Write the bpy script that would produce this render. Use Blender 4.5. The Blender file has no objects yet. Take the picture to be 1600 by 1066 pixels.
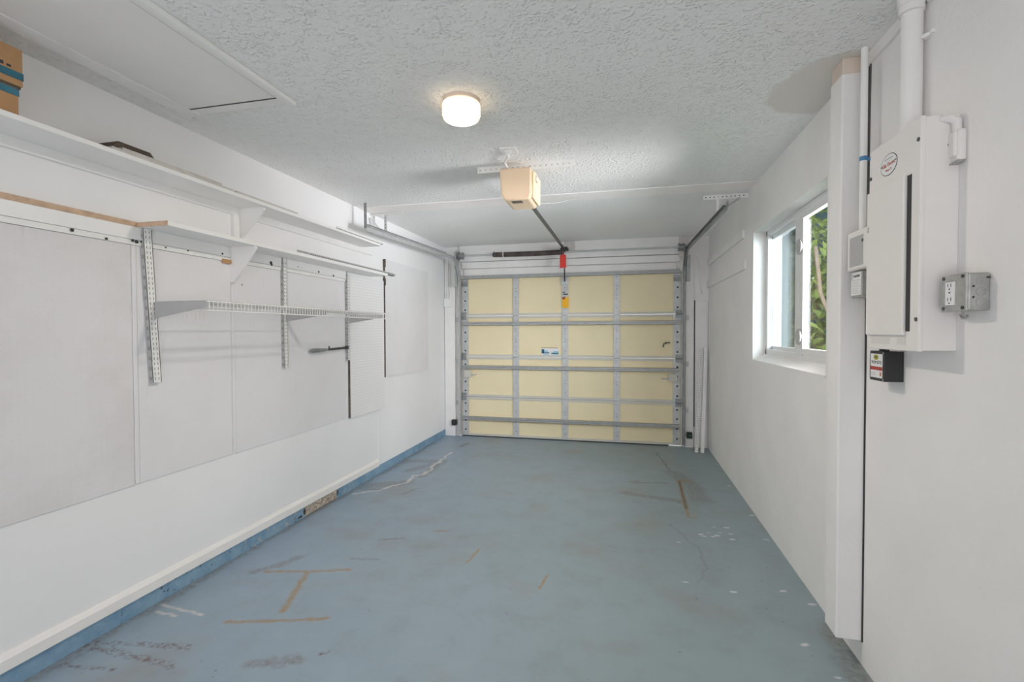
import bpy, math, random
from mathutils import Vector, Matrix
random.seed(7)
SC = bpy.context.scene
COL = SC.collection

# ------------------------------------------------------------------ camera
cam_d = bpy.data.cameras.new('camera'); cam = bpy.data.objects.new('camera', cam_d); COL.objects.link(cam)
SC.camera = cam
cam_d.sensor_width = 36.0; cam_d.lens = 16.876; cam_d.clip_start = 0.02
yaw, pitch, roll, CH = 0.230779, 0.020702, -0.0027086, 1.3994
F = Vector((-math.sin(yaw)*math.cos(pitch), math.cos(yaw)*math.cos(pitch), -math.sin(pitch)))
Rt = Vector((math.cos(yaw), math.sin(yaw), 0)); U = Rt.cross(F)
R2 = Rt*math.cos(roll)+U*math.sin(roll); U2 = U*math.cos(roll)-Rt*math.sin(roll)
cam.matrix_world = Matrix(((R2.x, U2.x, -F.x, 0), (R2.y, U2.y, -F.y, 0), (R2.z, U2.z, -F.z, CH), (0, 0, 0, 1)))

# ------------------------------------------------------------------ world, sun, added fill lamps, exposure
W = bpy.data.worlds.new('sky'); SC.world = W; W.use_nodes = True
bg = W.node_tree.nodes['Background']; bg.inputs[0].default_value = (0.97, 0.96, 1.0, 1); bg.inputs[1].default_value = 1.1
sun_d = bpy.data.lights.new('sun', 'SUN'); sun_d.energy = 4.0; sun_d.angle = 0.01; sun_d.color = (1, .96, .88)
sun = bpy.data.objects.new('sun', sun_d); COL.objects.link(sun)
sun.rotation_euler = Vector((-0.45, 0.45, 0.95)).to_track_quat('Z', 'Y').to_euler()
a_d = bpy.data.lights.new('open_end_fill', 'AREA'); a_d.shape = 'RECTANGLE'; a_d.size = 3.1; a_d.size_y = 2.3
a_d.energy = 6; a_d.color = (1.0, 0.975, 0.99)  # unseen lamp added behind the camera as frontal fill
ar = bpy.data.objects.new('open_end_fill', a_d); COL.objects.link(ar)
ar.location = (-0.7, -3.5, 1.3); ar.rotation_euler = (math.radians(90), 0, 0)
g_d = bpy.data.lights.new('open_end_upward_fill', 'AREA'); g_d.shape = 'RECTANGLE'; g_d.size = 3.0; g_d.size_y = 1.8
g_d.energy = 34; g_d.color = (1.0, 0.975, 0.99)  # unseen lamp added near the floor, aimed up to lift the ceiling
gr = bpy.data.objects.new('open_end_upward_fill', g_d); COL.objects.link(gr)
gr.location = (-0.7, -2.4, .25); gr.rotation_euler = (math.radians(165), 0, 0)
def window_fill(name, loc, aim, size, energy, spread=180):
    """area lamp added outside the side window to brighten the room"""
    d = bpy.data.lights.new(name, 'AREA'); d.size = size; d.energy = energy; d.spread = math.radians(spread); d.color = (1.0, 0.965, 1.0)
    o = bpy.data.objects.new(name, d); COL.objects.link(o); o.location = loc
    o.rotation_euler = (Vector(loc)-Vector(aim)).to_track_quat('Z', 'Y').to_euler()
window_fill('window_fill_across', (2.2, 3.4, 2.2), (0, 3.4, 1.2), 1.4, 25, 120)  # added lamp, fills straight across through the window
window_fill('window_fill_along', (2.2, 1.9, 2.1), (-.8, 5.0, 1.2), 1.7, 150, 100)  # added lamp, slants through the window to brighten the door end
window_fill('window_fill_upward', (4.6, 2.2, 0.3), (0.3, 3.6, 2.1), 3.2, 195, 60)  # added lamp, aimed upward through the window to brighten the ceiling
SC.view_settings.view_transform = 'Standard'; SC.view_settings.look = 'None'
SC.view_settings.gamma = 1.0; SC.view_settings.use_curve_mapping = False
SC.view_settings.exposure = 0.33
SC.cycles.max_bounces = 14; SC.cycles.diffuse_bounces = 9
SC.cycles.use_denoising = True
SC.cycles.sample_clamp_indirect = 10.0

# ------------------------------------------------------------------ room numbers (metres)
XL, XR, YD, H, YB = -2.352, 0.967, 6.08, 2.52, -3.6

# ------------------------------------------------------------------ materials
MATS = {}
def mat(name, col, rough=.6, metal=0., var=.0, vscale=6., bump=0., bscale=60., bdist=.002, spec=.4, emit=None, estr=0.):
    m = bpy.data.materials.new(name); m.use_nodes = True; nt = m.node_tree; N = nt.nodes; Lk = nt.links
    b = N['Principled BSDF']
    b.inputs['Roughness'].default_value = rough; b.inputs['Metallic'].default_value = metal
    b.inputs['Specular IOR Level'].default_value = spec
    tc = N.new('ShaderNodeTexCoord')
    nz = N.new('ShaderNodeTexNoise'); nz.inputs['Scale'].default_value = vscale; nz.inputs['Detail'].default_value = 5
    Lk.new(tc.outputs['Object'], nz.inputs['Vector'])
    rp = N.new('ShaderNodeValToRGB'); rp.color_ramp.elements[0].position = .3; rp.color_ramp.elements[1].position = .7
    c0 = [max(0, c*(1-var)) for c in col]; c1 = [min(1, c*(1+var)) for c in col]
    rp.color_ramp.elements[0].color = (*c0, 1); rp.color_ramp.elements[1].color = (*c1, 1)
    Lk.new(nz.outputs['Fac'], rp.inputs['Fac']); Lk.new(rp.outputs['Color'], b.inputs['Base Color'])
    if bump:
        n2 = N.new('ShaderNodeTexNoise'); n2.inputs['Scale'].default_value = bscale; n2.inputs['Detail'].default_value = 4
        Lk.new(tc.outputs['Object'], n2.inputs['Vector'])
        bp = N.new('ShaderNodeBump'); bp.inputs['Strength'].default_value = bump; bp.inputs['Distance'].default_value = bdist
        Lk.new(n2.outputs['Fac'], bp.inputs['Height']); Lk.new(bp.outputs['Normal'], b.inputs['Normal'])
    if emit:
        b.inputs['Emission Color'].default_value = (*emit, 1); b.inputs['Emission Strength'].default_value = estr
    MATS[name] = m
    return m

def math_n(nt, op, a, b=None, clamp=False):
    n = nt.nodes.new('ShaderNodeMath'); n.operation = op; n.use_clamp = clamp
    for i, v in enumerate((a, b)):
        if v is None: continue
        if isinstance(v, (int, float)): n.inputs[i].default_value = v
        else: nt.links.new(v, n.inputs[i])
    return n.outputs[0]
def vec_n(nt, op, a, b=None, scale=None):
    n = nt.nodes.new('ShaderNodeVectorMath'); n.operation = op
    for i, v in enumerate((a, b)):
        if v is None: continue
        if isinstance(v, tuple): n.inputs[i].default_value = v
        else: nt.links.new(v, n.inputs[i])
    if scale is not None:
        nt.links.new(scale, n.inputs['Scale'])
    return n.outputs['Value'] if op in ('DOT_PRODUCT', 'LENGTH', 'DISTANCE') else n.outputs['Vector']
def map_n(nt, v, a, b, c, d):
    n = nt.nodes.new('ShaderNodeMapRange'); nt.links.new(v, n.inputs[0])
    for i, x in zip((1, 2, 3, 4), (a, b, c, d)): n.inputs[i].default_value = x
    return n.outputs[0]
def mix_n(nt, fac, a, b):
    n = nt.nodes.new('ShaderNodeMix'); n.data_type = 'RGBA'
    if isinstance(fac, float): n.inputs[0].default_value = fac
    else: nt.links.new(fac, n.inputs[0])
    for i, v in ((6, a), (7, b)):
        if isinstance(v, tuple): n.inputs[i].default_value = (*v, 1)
        else: nt.links.new(v, n.inputs[i])
    return n.outputs[2]
def noise_n(nt, vec, scale, detail=4, rough=.5):
    n = nt.nodes.new('ShaderNodeTexNoise'); n.inputs['Scale'].default_value = scale; n.inputs['Detail'].default_value = detail
    n.inputs['Roughness'].default_value = rough; nt.links.new(vec, n.inputs['Vector']); return n

def floor_material():
    m = bpy.data.materials.new('painted_concrete_floor'); m.use_nodes = True; nt = m.node_tree; b = nt.nodes['Principled BSDF']
    geo = nt.nodes.new('ShaderNodeNewGeometry'); P = geo.outputs['Position']
    patchy = noise_n(nt, P, 40, 5, .7).outputs['Fac']
    # paint: blue-grey, wear varies in broad soft areas and fine mottling
    n1 = noise_n(nt, P, .9, 3).outputs['Fac']; n2 = noise_n(nt, P, 5, 6, .62).outputs['Fac']
    sx = nt.nodes.new('ShaderNodeSeparateXYZ'); nt.links.new(P, sx.inputs[0])
    base = mix_n(nt, map_n(nt, sx.outputs[0], -2.3, 0.2, 0, 1), FL_BLUE, FL_GREEN)
    base = mix_n(nt, map_n(nt, n1, .42, .66, 0, .35), base, (.27, .33, .34))
    base = mix_n(nt, map_n(nt, n2, .5, .75, 0, .40), base, (.21, .235, .235))
    base = mix_n(nt, map_n(nt, n2, .45, .28, 0, .35), base, (.35, .42, .46))
    base = mix_n(nt, map_n(nt, noise_n(nt, P, 2.2, 4).outputs['Fac'], .53, .72, 0, .48), base, (.27, .25, .22))
    at = nt.nodes.new('ShaderNodeAttribute'); at.attribute_name = 'stain_a'; sa = nt.nodes.new('ShaderNodeSeparateColor'); nt.links.new(at.outputs['Color'], sa.inputs[0])
    at = nt.nodes.new('ShaderNodeAttribute'); at.attribute_name = 'stain_b'; sb = nt.nodes.new('ShaderNodeSeparateColor'); nt.links.new(at.outputs['Color'], sb.inputs[0])
    def lay(base, fac, k, col): return mix_n(nt, math_n(nt, 'MULTIPLY', fac, k), base, col)
    base = lay(base, sa.outputs[0], map_n(nt, patchy, .35, .7, .1, .75), (.17, .145, .11))     # grime
    base = lay(base, sa.outputs[1], map_n(nt, patchy, .3, .6, .25, .85), (.33, .215, .085))    # rust
    base = lay(base, sa.outputs[2], map_n(nt, patchy, .45, .6, 0., .8), (.13, .085, .06))      # brown scrapes
    base = lay(base, sb.outputs[0], .75, (.10, .075, .05))                                     # dark cracks
    base = lay(base, sb.outputs[1], map_n(nt, patchy, .32, .5, .15, .9), (.62, .60, .56))      # bare filler
    base = lay(base, sb.outputs[2], .85, (.75, .76, .75))                                      # white paint chips
    # pinprick dirt specks
    vo = nt.nodes.new('ShaderNodeTexVoronoi'); vo.inputs['Scale'].default_value = 9; nt.links.new(P, vo.inputs['Vector'])
    base = mix_n(nt, map_n(nt, vo.outputs['Distance'], .035, .07, .5, 0.), base, (.13, .13, .12))
    nt.links.new(base, b.inputs['Base Color'])
    b.inputs['Roughness'].default_value = .42; b.inputs['Specular IOR Level'].default_value = .35
    bp = nt.nodes.new('ShaderNodeBump'); bp.inputs['Strength'].default_value = .35; bp.inputs['Distance'].default_value = .004
    nt.links.new(noise_n(nt, P, 14, 6, .6).outputs['Fac'], bp.inputs['Height']); nt.links.new(bp.outputs['Normal'], b.inputs['Normal'])
    return m
FL_BLUE = (.28, .365, .46); FL_GREEN = (.285, .36, .385)

def ceiling_material():
    m = bpy.data.materials.new('textured_ceiling_paint'); m.use_nodes = True; nt = m.node_tree; b = nt.nodes['Principled BSDF']
    geo = nt.nodes.new('ShaderNodeNewGeometry'); P = geo.outputs['Position']
    nz = noise_n(nt, P, 7, 4, .6)
    pv = vec_n(nt, 'ADD', P, vec_n(nt, 'MULTIPLY', vec_n(nt, 'SUBTRACT', nz.outputs['Color'], (.5, .5, .5)), (.11, .11, 0.)))
    d = vec_n(nt, 'LENGTH', vec_n(nt, 'MULTIPLY', vec_n(nt, 'SUBTRACT', pv, (.93, 2.50, H)), (1/.27, 1/.30, 0.)))
    patch = map_n(nt, d, .93, 1.02, 1., 0.)
    sep = nt.nodes.new('ShaderNodeSeparateXYZ'); nt.links.new(P, sep.inputs[0])
    far = map_n(nt, sep.outputs[1], 4.05, 4.25, 1., .35)
    vo = nt.nodes.new('ShaderNodeTexVoronoi'); vo.feature = 'SMOOTH_F1'; vo.inputs['Scale'].default_value = 62
    nt.links.new(vec_n(nt, 'ADD', P, vec_n(nt, 'MULTIPLY', noise_n(nt, P, 30, 3).outputs['Color'], (.03, .03, .03))), vo.inputs['Vector'])
    knobs = map_n(nt, vo.outputs['Distance'], .12, .5, 1., 0.)
    fine = noise_n(nt, P, 150, 5, .65).outputs['Fac']
    n3 = noise_n(nt, P, 22, 3).outputs['Fac']
    hgt = math_n(nt, 'ADD', math_n(nt, 'MULTIPLY', knobs, map_n(nt, n3, .35, .6, .15, 1.)), math_n(nt, 'MULTIPLY', fine, .5))
    hgt = math_n(nt, 'MULTIPLY', hgt, math_n(nt, 'MULTIPLY', far, math_n(nt, 'SUBTRACT', 1., math_n(nt, 'MULTIPLY', patch, .95))))
    bp = nt.nodes.new('ShaderNodeBump'); bp.inputs['Strength'].default_value = 1.0; bp.inputs['Distance'].default_value = .007
    nt.links.new(hgt, bp.inputs['Height']); nt.links.new(bp.outputs['Normal'], b.inputs['Normal'])
    col = mix_n(nt, map_n(nt, noise_n(nt, P, 1.2, 4).outputs['Fac'], .4, .7, 0, .6), (.91, .91, .90), (.88, .87, .855))
    col = mix_n(nt, patch, col, (.73, .695, .65))
    nt.links.new(col, b.inputs['Base Color']); b.inputs['Roughness'].default_value = .9; b.inputs['Specular IOR Level'].default_value = .15
    return m

def panel_material(name, col, grid, dirt, cx=1.4):
    """painted hardboard with faint peg grid and dirt"""
    m = bpy.data.materials.new(name); m.use_nodes = True; nt = m.node_tree; b = nt.nodes['Principled BSDF']
    geo = nt.nodes.new('ShaderNodeNewGeometry'); P = geo.outputs['Position']
    sep = nt.nodes.new('ShaderNodeSeparateXYZ'); nt.links.new(P, sep.inputs[0])
    s = 2*math.pi/.0254
    gy = math_n(nt, 'SINE', math_n(nt, 'MULTIPLY', sep.outputs[1], s)); gz = math_n(nt, 'SINE', math_n(nt, 'MULTIPLY', sep.outputs[2], s))
    dots = map_n(nt, math_n(nt, 'ADD', gy, gz), 1.2, 1.75, 0., 1.)
    n1 = noise_n(nt, P, 1.6, 5, .65).outputs['Fac']
    c = mix_n(nt, map_n(nt, n1, .40, .70, 0, dirt), col, tuple(x*.80*k for x, k in zip(col, (1.0, .96, .9))))
    c = mix_n(nt, math_n(nt, 'MULTIPLY', dots, grid), c, tuple(x*.45 for x in col))
    vo = nt.nodes.new('ShaderNodeTexVoronoi'); vo.inputs['Scale'].default_value = 3.2; nt.links.new(P, vo.inputs['Vector'])
    c = mix_n(nt, map_n(nt, vo.outputs['Distance'], .013, .024, .75, 0.), c, (.10, .09, .08))
    # thin vertical scratches
    st = vec_n(nt, 'MULTIPLY', P, (1., 26., 1.6)); ns = noise_n(nt, st, 2.0, 3).outputs['Fac']
    c = mix_n(nt, map_n(nt, ns, .70, .80, 0., .25), c, (.35, .33, .31))
    nt.links.new(c, b.inputs['Base Color']); b.inputs['Roughness'].default_value = .55; b.inputs['Specular IOR Level'].default_value = .3
    bp = nt.nodes.new('ShaderNodeBump'); bp.inputs['Strength'].default_value = .25; bp.inputs['Distance'].default_value = .001
    nt.links.new(noise_n(nt, P, 120, 3).outputs['Fac'], bp.inputs['Height']); nt.links.new(bp.outputs['Normal'], b.inputs['Normal'])
    return m

def ribbed_pegboard_material():
    m = bpy.data.materials.new('painted_pegboard'); m.use_nodes = True; nt = m.node_tree; b = nt.nodes['Principled BSDF']
    geo = nt.nodes.new('ShaderNodeNewGeometry'); P = geo.outputs['Position']
    sep = nt.nodes.new('ShaderNodeSeparateXYZ'); nt.links.new(P, sep.inputs[0])
    s = 2*math.pi/.0254
    gz = math_n(nt, 'SINE', math_n(nt, 'MULTIPLY', sep.outputs[2], s)); gy = math_n(nt, 'SINE', math_n(nt, 'MULTIPLY', sep.outputs[1], s))
    h = map_n(nt, math_n(nt, 'ADD', gz, gy), .9, 1.6, 0., 1.)
    c = mix_n(nt, math_n(nt, 'MULTIPLY', h, .28), (.86, .86, .86), (.40, .39, .38))
    nt.links.new(c, b.inputs['Base Color']); b.inputs['Roughness'].default_value = .5; b.inputs['Specular IOR Level'].default_value = .3
    return m

M_CEIL = ceiling_material()
M_WALL_L = mat('white_wall_left', (.865, .865, .87), .6, var=.025, vscale=1.5, bump=.15, bscale=90)
M_WALL_R = mat('white_stucco_wall', (.84, .825, .81), .75, var=.03, vscale=3, bump=.6, bscale=35, bdist=.003)
M_WALL_B = mat('white_trim_paint', (.86, .845, .83), .5, var=.04, vscale=4, bump=.1)
M_WHITE = mat('gloss_white_paint', (.87, .865, .855), .4, var=.02, vscale=3)
M_MOULD = mat('moulding_paint', (.87, .855, .83), .45, var=.02)
M_BLUE = mat('blue_curb_paint', (.21, .36, .49), .5, var=.22, vscale=14, bump=.6, bscale=40, bdist=.004)
def curb_material():
    m = bpy.data.materials.new('peeling_blue_curb_paint'); m.use_nodes = True; nt = m.node_tree; b = nt.nodes['Principled BSDF']
    P = nt.nodes.new('ShaderNodeNewGeometry').outputs['Position']
    sx = nt.nodes.new('ShaderNodeSeparateXYZ'); nt.links.new(P, sx.inputs[0])
    n1 = noise_n(nt, P, 9, 5, .6).outputs['Fac']; n2 = noise_n(nt, vec_n(nt, 'ADD', P, (3., 7., 1.)), 26, 5, .65).outputs['Fac']; n3 = noise_n(nt, vec_n(nt, 'ADD', P, (9., 2., 5.)), 45, 4, .6).outputs['Fac']
    c = mix_n(nt, map_n(nt, n1, .35, .65, 0, 1), (.17, .31, .45), (.27, .42, .54))
    worn = math_n(nt, 'MULTIPLY', map_n(nt, sx.outputs[1], 2.2, 2.7, 0, 1), map_n(nt, sx.outputs[1], 3.65, 3.9, 1, 0))
    c = mix_n(nt, math_n(nt, 'MULTIPLY', worn, map_n(nt, n2, .55, .62, 0, .85)), c, (.52, .47, .40))
    nearer = map_n(nt, sx.outputs[1], 1.5, 1.9, 0, 1)
    c = mix_n(nt, math_n(nt, 'MULTIPLY', math_n(nt, 'MULTIPLY', nearer, map_n(nt, sx.outputs[1], 3.7, 4.0, 1, .25)), map_n(nt, n3, .62, .68, 0, .8)), c, (.05, .06, .08))
    nt.links.new(c, b.inputs['Base Color']); b.inputs['Roughness'].default_value = .5
    bp = nt.nodes.new('ShaderNodeBump'); bp.inputs['Strength'].default_value = .6; bp.inputs['Distance'].default_value = .004
    nt.links.new(n2, bp.inputs['Height']); nt.links.new(bp.outputs['Normal'], b.inputs['Normal'])
    return m
M_BLUE = curb_material()
M_BROKEN = mat('broken_concrete', (.48, .42, .35), .95, var=.45, vscale=60, bump=1., bscale=80, bdist=.006)
M_WOOD = mat('raw_wood', (.60, .42, .29), .65, var=.18, vscale=25)
M_GALV = mat('galvanised_steel', (.56, .57, .57), .45, metal=.25, var=.10, vscale=18)
M_GALVD = mat('dark_galvanised_steel', (.30, .31, .31), .4, metal=.5, var=.2, vscale=14)
M_STD = mat('white_enamelled_steel', (.84, .84, .82), .4, var=.05, vscale=8)
M_STDG = mat('grey_enamelled_steel', (.46, .46, .46), .4, var=.04)
M_SLOT = mat('dark_slot', (.05, .05, .05), .8); M_SLOTG = mat('grey_slot', (.30, .30, .29), .8)
M_BLACK = mat('black_plastic', (.030, .030, .031), .5, var=.1)
M_RUBBER = mat('black_rubber', (.03, .03, .032), .75)
M_DARKMET = mat('dark_oiled_steel', (.10, .10, .10), .4, metal=.6, var=.3, vscale=20)
M_SPRING = mat('aged_spring_steel', (.16, .13, .12), .45, metal=.5, var=.45, vscale=9)
M_CREAM = mat('cream_door_foam', (.86, .75, .50), .6, var=.03, vscale=2.5)
M_CREAMD = mat('rail_cream_steel', (.62, .60, .54), .5, var=.04)
M_OPEN = mat('beige_plastic_housing', (.80, .62, .44), .45, var=.02)
M_OPENL = mat('yellowed_lens', (.86, .80, .55), .3, var=.02)
M_RED = mat('red_plastic', (.70, .045, .03), .45)
M_ORANGE = mat('orange_label', (.95, .50, .02), .5)
M_FADE = mat('faded_grey_ink', (.72, .69, .67), .6)
M_CARD = mat('brown_cardboard', (.47, .27, .13), .8, var=.12, vscale=9)
M_CARDD = mat('dark_cardboard', (.10, .08, .06), .85, var=.2)
M_TEAL = mat('teal_tape', (.03, .16, .23), .4, var=.3, vscale=20)
M_STICK = mat('white_label_paper', (.80, .80, .80), .5)
M_INK = mat('dark_ink', (.05, .05, .06), .6)
M_INKR = mat('red_ink', (.42, .06, .05), .6)
M_INKB = mat('blue_ink', (.02, .13, .22), .6)
M_LBLUE = mat('pale_blue_ink', (.35, .58, .72), .6)
M_TAPE = mat('blue_tape', (.08, .25, .48), .5)
M_SEAM = mat('pinkish_seam_board_paint', (.96, .915, .895), .6, var=.03, vscale=3)
M_PLATE = mat('painted_steel_plate', (.66, .62, .60), .5, var=.08, vscale=20)
M_WIRE_SHADED = mat('shaded_wire_coating', (.60, .59, .57), .5)  # shade under the shelf deck painted in as a greyer coating
M_SLAT = mat('old_painted_slat', (.60, .58, .55), .6, var=.08, vscale=20)
M_HATCH = mat('hatch_board', (.86, .84, .81), .5, var=.04, vscale=2)
M_PEG = ribbed_pegboard_material()
M_PAN1 = panel_material('old_hardboard_panel', (.765, .755, .765), .035, .6)
M_PAN2 = panel_material('painted_hardboard_panel', (.80, .795, .81), .0, .25)
M_EDGE = mat('brown_hardboard_edge', (.125, .10, .085), .8, var=.3, vscale=30)
M_TAN = mat('tan_wood_block', (.72, .61, .52), .7, var=.06)
M_PANEL = mat('panel_enamel', (.82, .79, .765), .42, var=.015)
M_BOXM = mat('zinc_box_steel', (.42, .42, .40), .42, metal=.45, var=.15, vscale=40)
M_VINYL = mat('white_vinyl', (.74, .745, .75), .35)
M_LEAF = mat('glossy_green_leaf', (.19, .27, .07), .35, var=.45, vscale=8)
M_LEAF.node_tree.nodes['Principled BSDF'].inputs['Transmission Weight'].default_value = 0
M_BARK = mat('pale_bark', (.20, .165, .13), .8, var=.25, vscale=15)
M_GRASS = mat('lawn', (.10, .19, .05), .9, var=.4, vscale=10)
M_DRIVE = mat('pale_driveway', (.70, .68, .64), .9, var=.08)
M_SIDING = mat('painted_siding', (.42, .47, .54), .5)
M_TEAL_SHADE = mat('dark_teal_shade', (.03, .085, .10), .5, var=.2)
M_GLOBE = mat('ribbed_glass_shade', (.85, .80, .68), .35, emit=(1., .76, .47), estr=1.5)
M_LENS = mat('lit_glass_lens', (.9, .9, .86), .3, emit=(1., .90, .78), estr=235.)
M_FLOOR = floor_material()

def glass_mat(name, tint, gl):
    m = bpy.data.materials.new(name); m.use_nodes = True; nt = m.node_tree
    nt.nodes.remove(nt.nodes['Principled BSDF']); out = nt.nodes['Material Output']
    t = nt.nodes.new('ShaderNodeBsdfTransparent'); t.inputs[0].default_value = (*tint, 1)
    g = nt.nodes.new('ShaderNodeBsdfGlossy'); g.inputs['Roughness'].default_value = .02
    mx = nt.nodes.new('ShaderNodeMixShader'); lw = nt.nodes.new('ShaderNodeLayerWeight'); lw.inputs['Blend'].default_value = .5
    nt.links.new(math_n(nt, 'ADD', math_n(nt, 'MULTIPLY', math_n(nt, 'POWER', lw.outputs['Facing'], 5.), .7), gl), mx.inputs[0]); nt.links.new(t.outputs[0], mx.inputs[1]); nt.links.new(g.outputs[0], mx.inputs[2])
    nt.links.new(mx.outputs[0], out.inputs[0]); return m
M_GLASS = glass_mat('window_glass', (.97, .975, .975), .04)
M_SCREEN = glass_mat('insect_screen_mesh', (.50, .56, .56), .02)

# ------------------------------------------------------------------ mesh builder
ORG = {}
class MB:
    def __init__(s): s.v = []; s.f = []; s.m = []
    def add(s, vs, fs, m=0):
        o = len(s.v); s.v += [tuple(v) for v in vs]; s.f += [tuple(i+o for i in f) for f in fs]; s.m += [m]*len(fs); return s
    def box(s, x0, x1, y0, y1, z0, z1, m=0):
        x0, x1 = sorted((x0, x1)); y0, y1 = sorted((y0, y1)); z0, z1 = sorted((z0, z1))
        return s.add([(x0, y0, z0), (x1, y0, z0), (x1, y1, z0), (x0, y1, z0), (x0, y0, z1), (x1, y0, z1), (x1, y1, z1), (x0, y1, z1)],
                     [(0, 3, 2, 1), (4, 5, 6, 7), (0, 1, 5, 4), (1, 2, 6, 5), (2, 3, 7, 6), (3, 0, 4, 7)], m)
    def prism(s, pts, ext, m=0):
        n = len(pts); e = Vector(ext); P = [Vector(p) for p in pts]
        nrm = Vector((0, 0, 0))
        for i in range(n): nrm += P[i].cross(P[(i+1) % n])
        if nrm.dot(e) > 0: P = P[::-1]
        vs = P+[p+e for p in P]
        return s.add(vs, [tuple(range(n)), tuple(range(2*n-1, n-1, -1))]+[(i, i+n, (i+1) % n+n, (i+1) % n) for i in range(n)], m)
    def cyl(s, p0, p1, r, n=16, m=0, r2=None, cap=True):
        p0 = Vector(p0); p1 = Vector(p1); d = (p1-p0).normalized(); r2 = r if r2 is None else r2
        a = Vector((0, 0, 1)) if abs(d.z) < .9 else Vector((1, 0, 0)); u = d.cross(a).normalized(); w = d.cross(u)
        vs = []
        for c, rr in ((p0, r), (p1, r2)):
            for i in range(n): t = 2*math.pi*i/n; vs.append(c+u*math.cos(t)*rr+w*math.sin(t)*rr)
        fs = [(i, i+n, (i+1) % n+n, (i+1) % n) for i in range(n)]
        if cap: fs += [tuple(range(n)), tuple(range(2*n-1, n-1, -1))]
        return s.add(vs, fs, m)
    def tube(s, path, r, n=10, m=0):
        P = [Vector(p) for p in path]; rings = []; prev = None
        for i, p in enumerate(P):
            t = (P[min(i+1, len(P)-1)]-P[max(i-1, 0)]).normalized()
            if prev is None: a = Vector((0, 0, 1)) if abs(t.z) < .9 else Vector((1, 0, 0)); u = t.cross(a).normalized()
            else: u = (prev-t*prev.dot(t)).normalized()
            prev = u; w = t.cross(u); rr = r[i] if isinstance(r, (list, tuple)) else r
            rings.append([p+u*math.cos(2*math.pi*k/n)*rr+w*math.sin(2*math.pi*k/n)*rr for k in range(n)])
        vs = [v for q in rings for v in q]; fs = []
        for i in range(len(P)-1):
            for k in range(n): fs.append((i*n+k, i*n+(k+1) % n, (i+1)*n+(k+1) % n, (i+1)*n+k))
        fs += [tuple(range(n-1, -1, -1)), tuple(range((len(P)-1)*n, len(P)*n))]
        return s.add(vs, fs, m)
    def obox(s, p0, p1, wdir, w, d, m=0):
        """bar from p0 to p1, width w along wdir, depth d across"""
        p0 = Vector(p0); p1 = Vector(p1); t = (p1-p0).normalized(); u = Vector(wdir); u = (u-t*u.dot(t)).normalized(); n = t.cross(u)
        vs = [c+u*a*w/2+n*b*d/2 for c in (p0, p1) for a, b in ((-1, -1), (1, -1), (1, 1), (-1, 1))]
        return s.add(vs, [(0, 1, 2, 3), (7, 6, 5, 4), (0, 4, 5, 1), (1, 5, 6, 2), (2, 6, 7, 3), (3, 7, 4, 0)], m)
    def lathe(s, c, prof, n=32, m=0, squash=1.):
        vs = []; fs = []
        for r, z in prof:
            for i in range(n): t = 2*math.pi*i/n; vs.append((c[0]+r*math.cos(t), c[1]+r*math.sin(t)*squash, c[2]+z))
        for j in range(len(prof)-1):
            for i in range(n): fs.append((j*n+i, j*n+(i+1) % n, (j+1)*n+(i+1) % n, (j+1)*n+i))
        fs += [tuple(range(n-1, -1, -1)), tuple(range((len(prof)-1)*n, len(prof)*n))]
        return s.add(vs, fs, m)
    def build(s, name, mats, parent=None, bevel=0, smooth=False, fix=True):
        if not isinstance(mats, (list, tuple)): mats = [mats]
        if parent is not None: org = ORG[parent.name]
        else:
            xs = [v[0] for v in s.v]; ys = [v[1] for v in s.v]; zs = [v[2] for v in s.v]
            org = Vector(((min(xs)+max(xs))/2, (min(ys)+max(ys))/2, min(zs)))
        me = bpy.data.meshes.new(name); me.from_pydata([tuple(Vector(v)-org) for v in s.v], [], s.f)
        for mm in mats: me.materials.append(mm)
        me.polygons.foreach_set('material_index', s.m)
        if fix:
            import bmesh
            bm = bmesh.new(); bm.from_mesh(me); bmesh.ops.recalc_face_normals(bm, faces=bm.faces); bm.to_mesh(me); bm.free()
        if smooth:
            for p in me.polygons: p.use_smooth = True
            try: me.set_sharp_from_angle(angle=math.radians(38))
            except Exception: pass
        o = bpy.data.objects.new(name, me); COL.objects.link(o)
        if parent is not None: o.parent = parent
        else: o.location = org
        ORG[o.name] = org
        if bevel:
            b = o.modifiers.new('bevel', 'BEVEL'); b.width = bevel; b.segments = 2; b.limit_method = 'ANGLE'; b.angle_limit = math.radians(40)
        return o
def thing(name, loc, label, cat, group=None):
    o = bpy.data.objects.new(name, None); COL.objects.link(o); o.location = loc; o.empty_display_size = .05
    ORG[o.name] = Vector(loc); return tag(o, label, cat, group)
def tag(o, label, cat, group=None, kind=None):
    o['label'] = label; o['category'] = cat
    if group: o['group'] = group
    if kind: o['kind'] = kind
    return o
def struct(o): o['kind'] = 'structure'; return o
def sempty(name, loc):
    o = bpy.data.objects.new(name, None); COL.objects.link(o); o.location = loc; ORG[o.name] = Vector(loc); o['kind'] = 'structure'; return o
def B(*a, **k): return MB().box(*a, **k)
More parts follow.
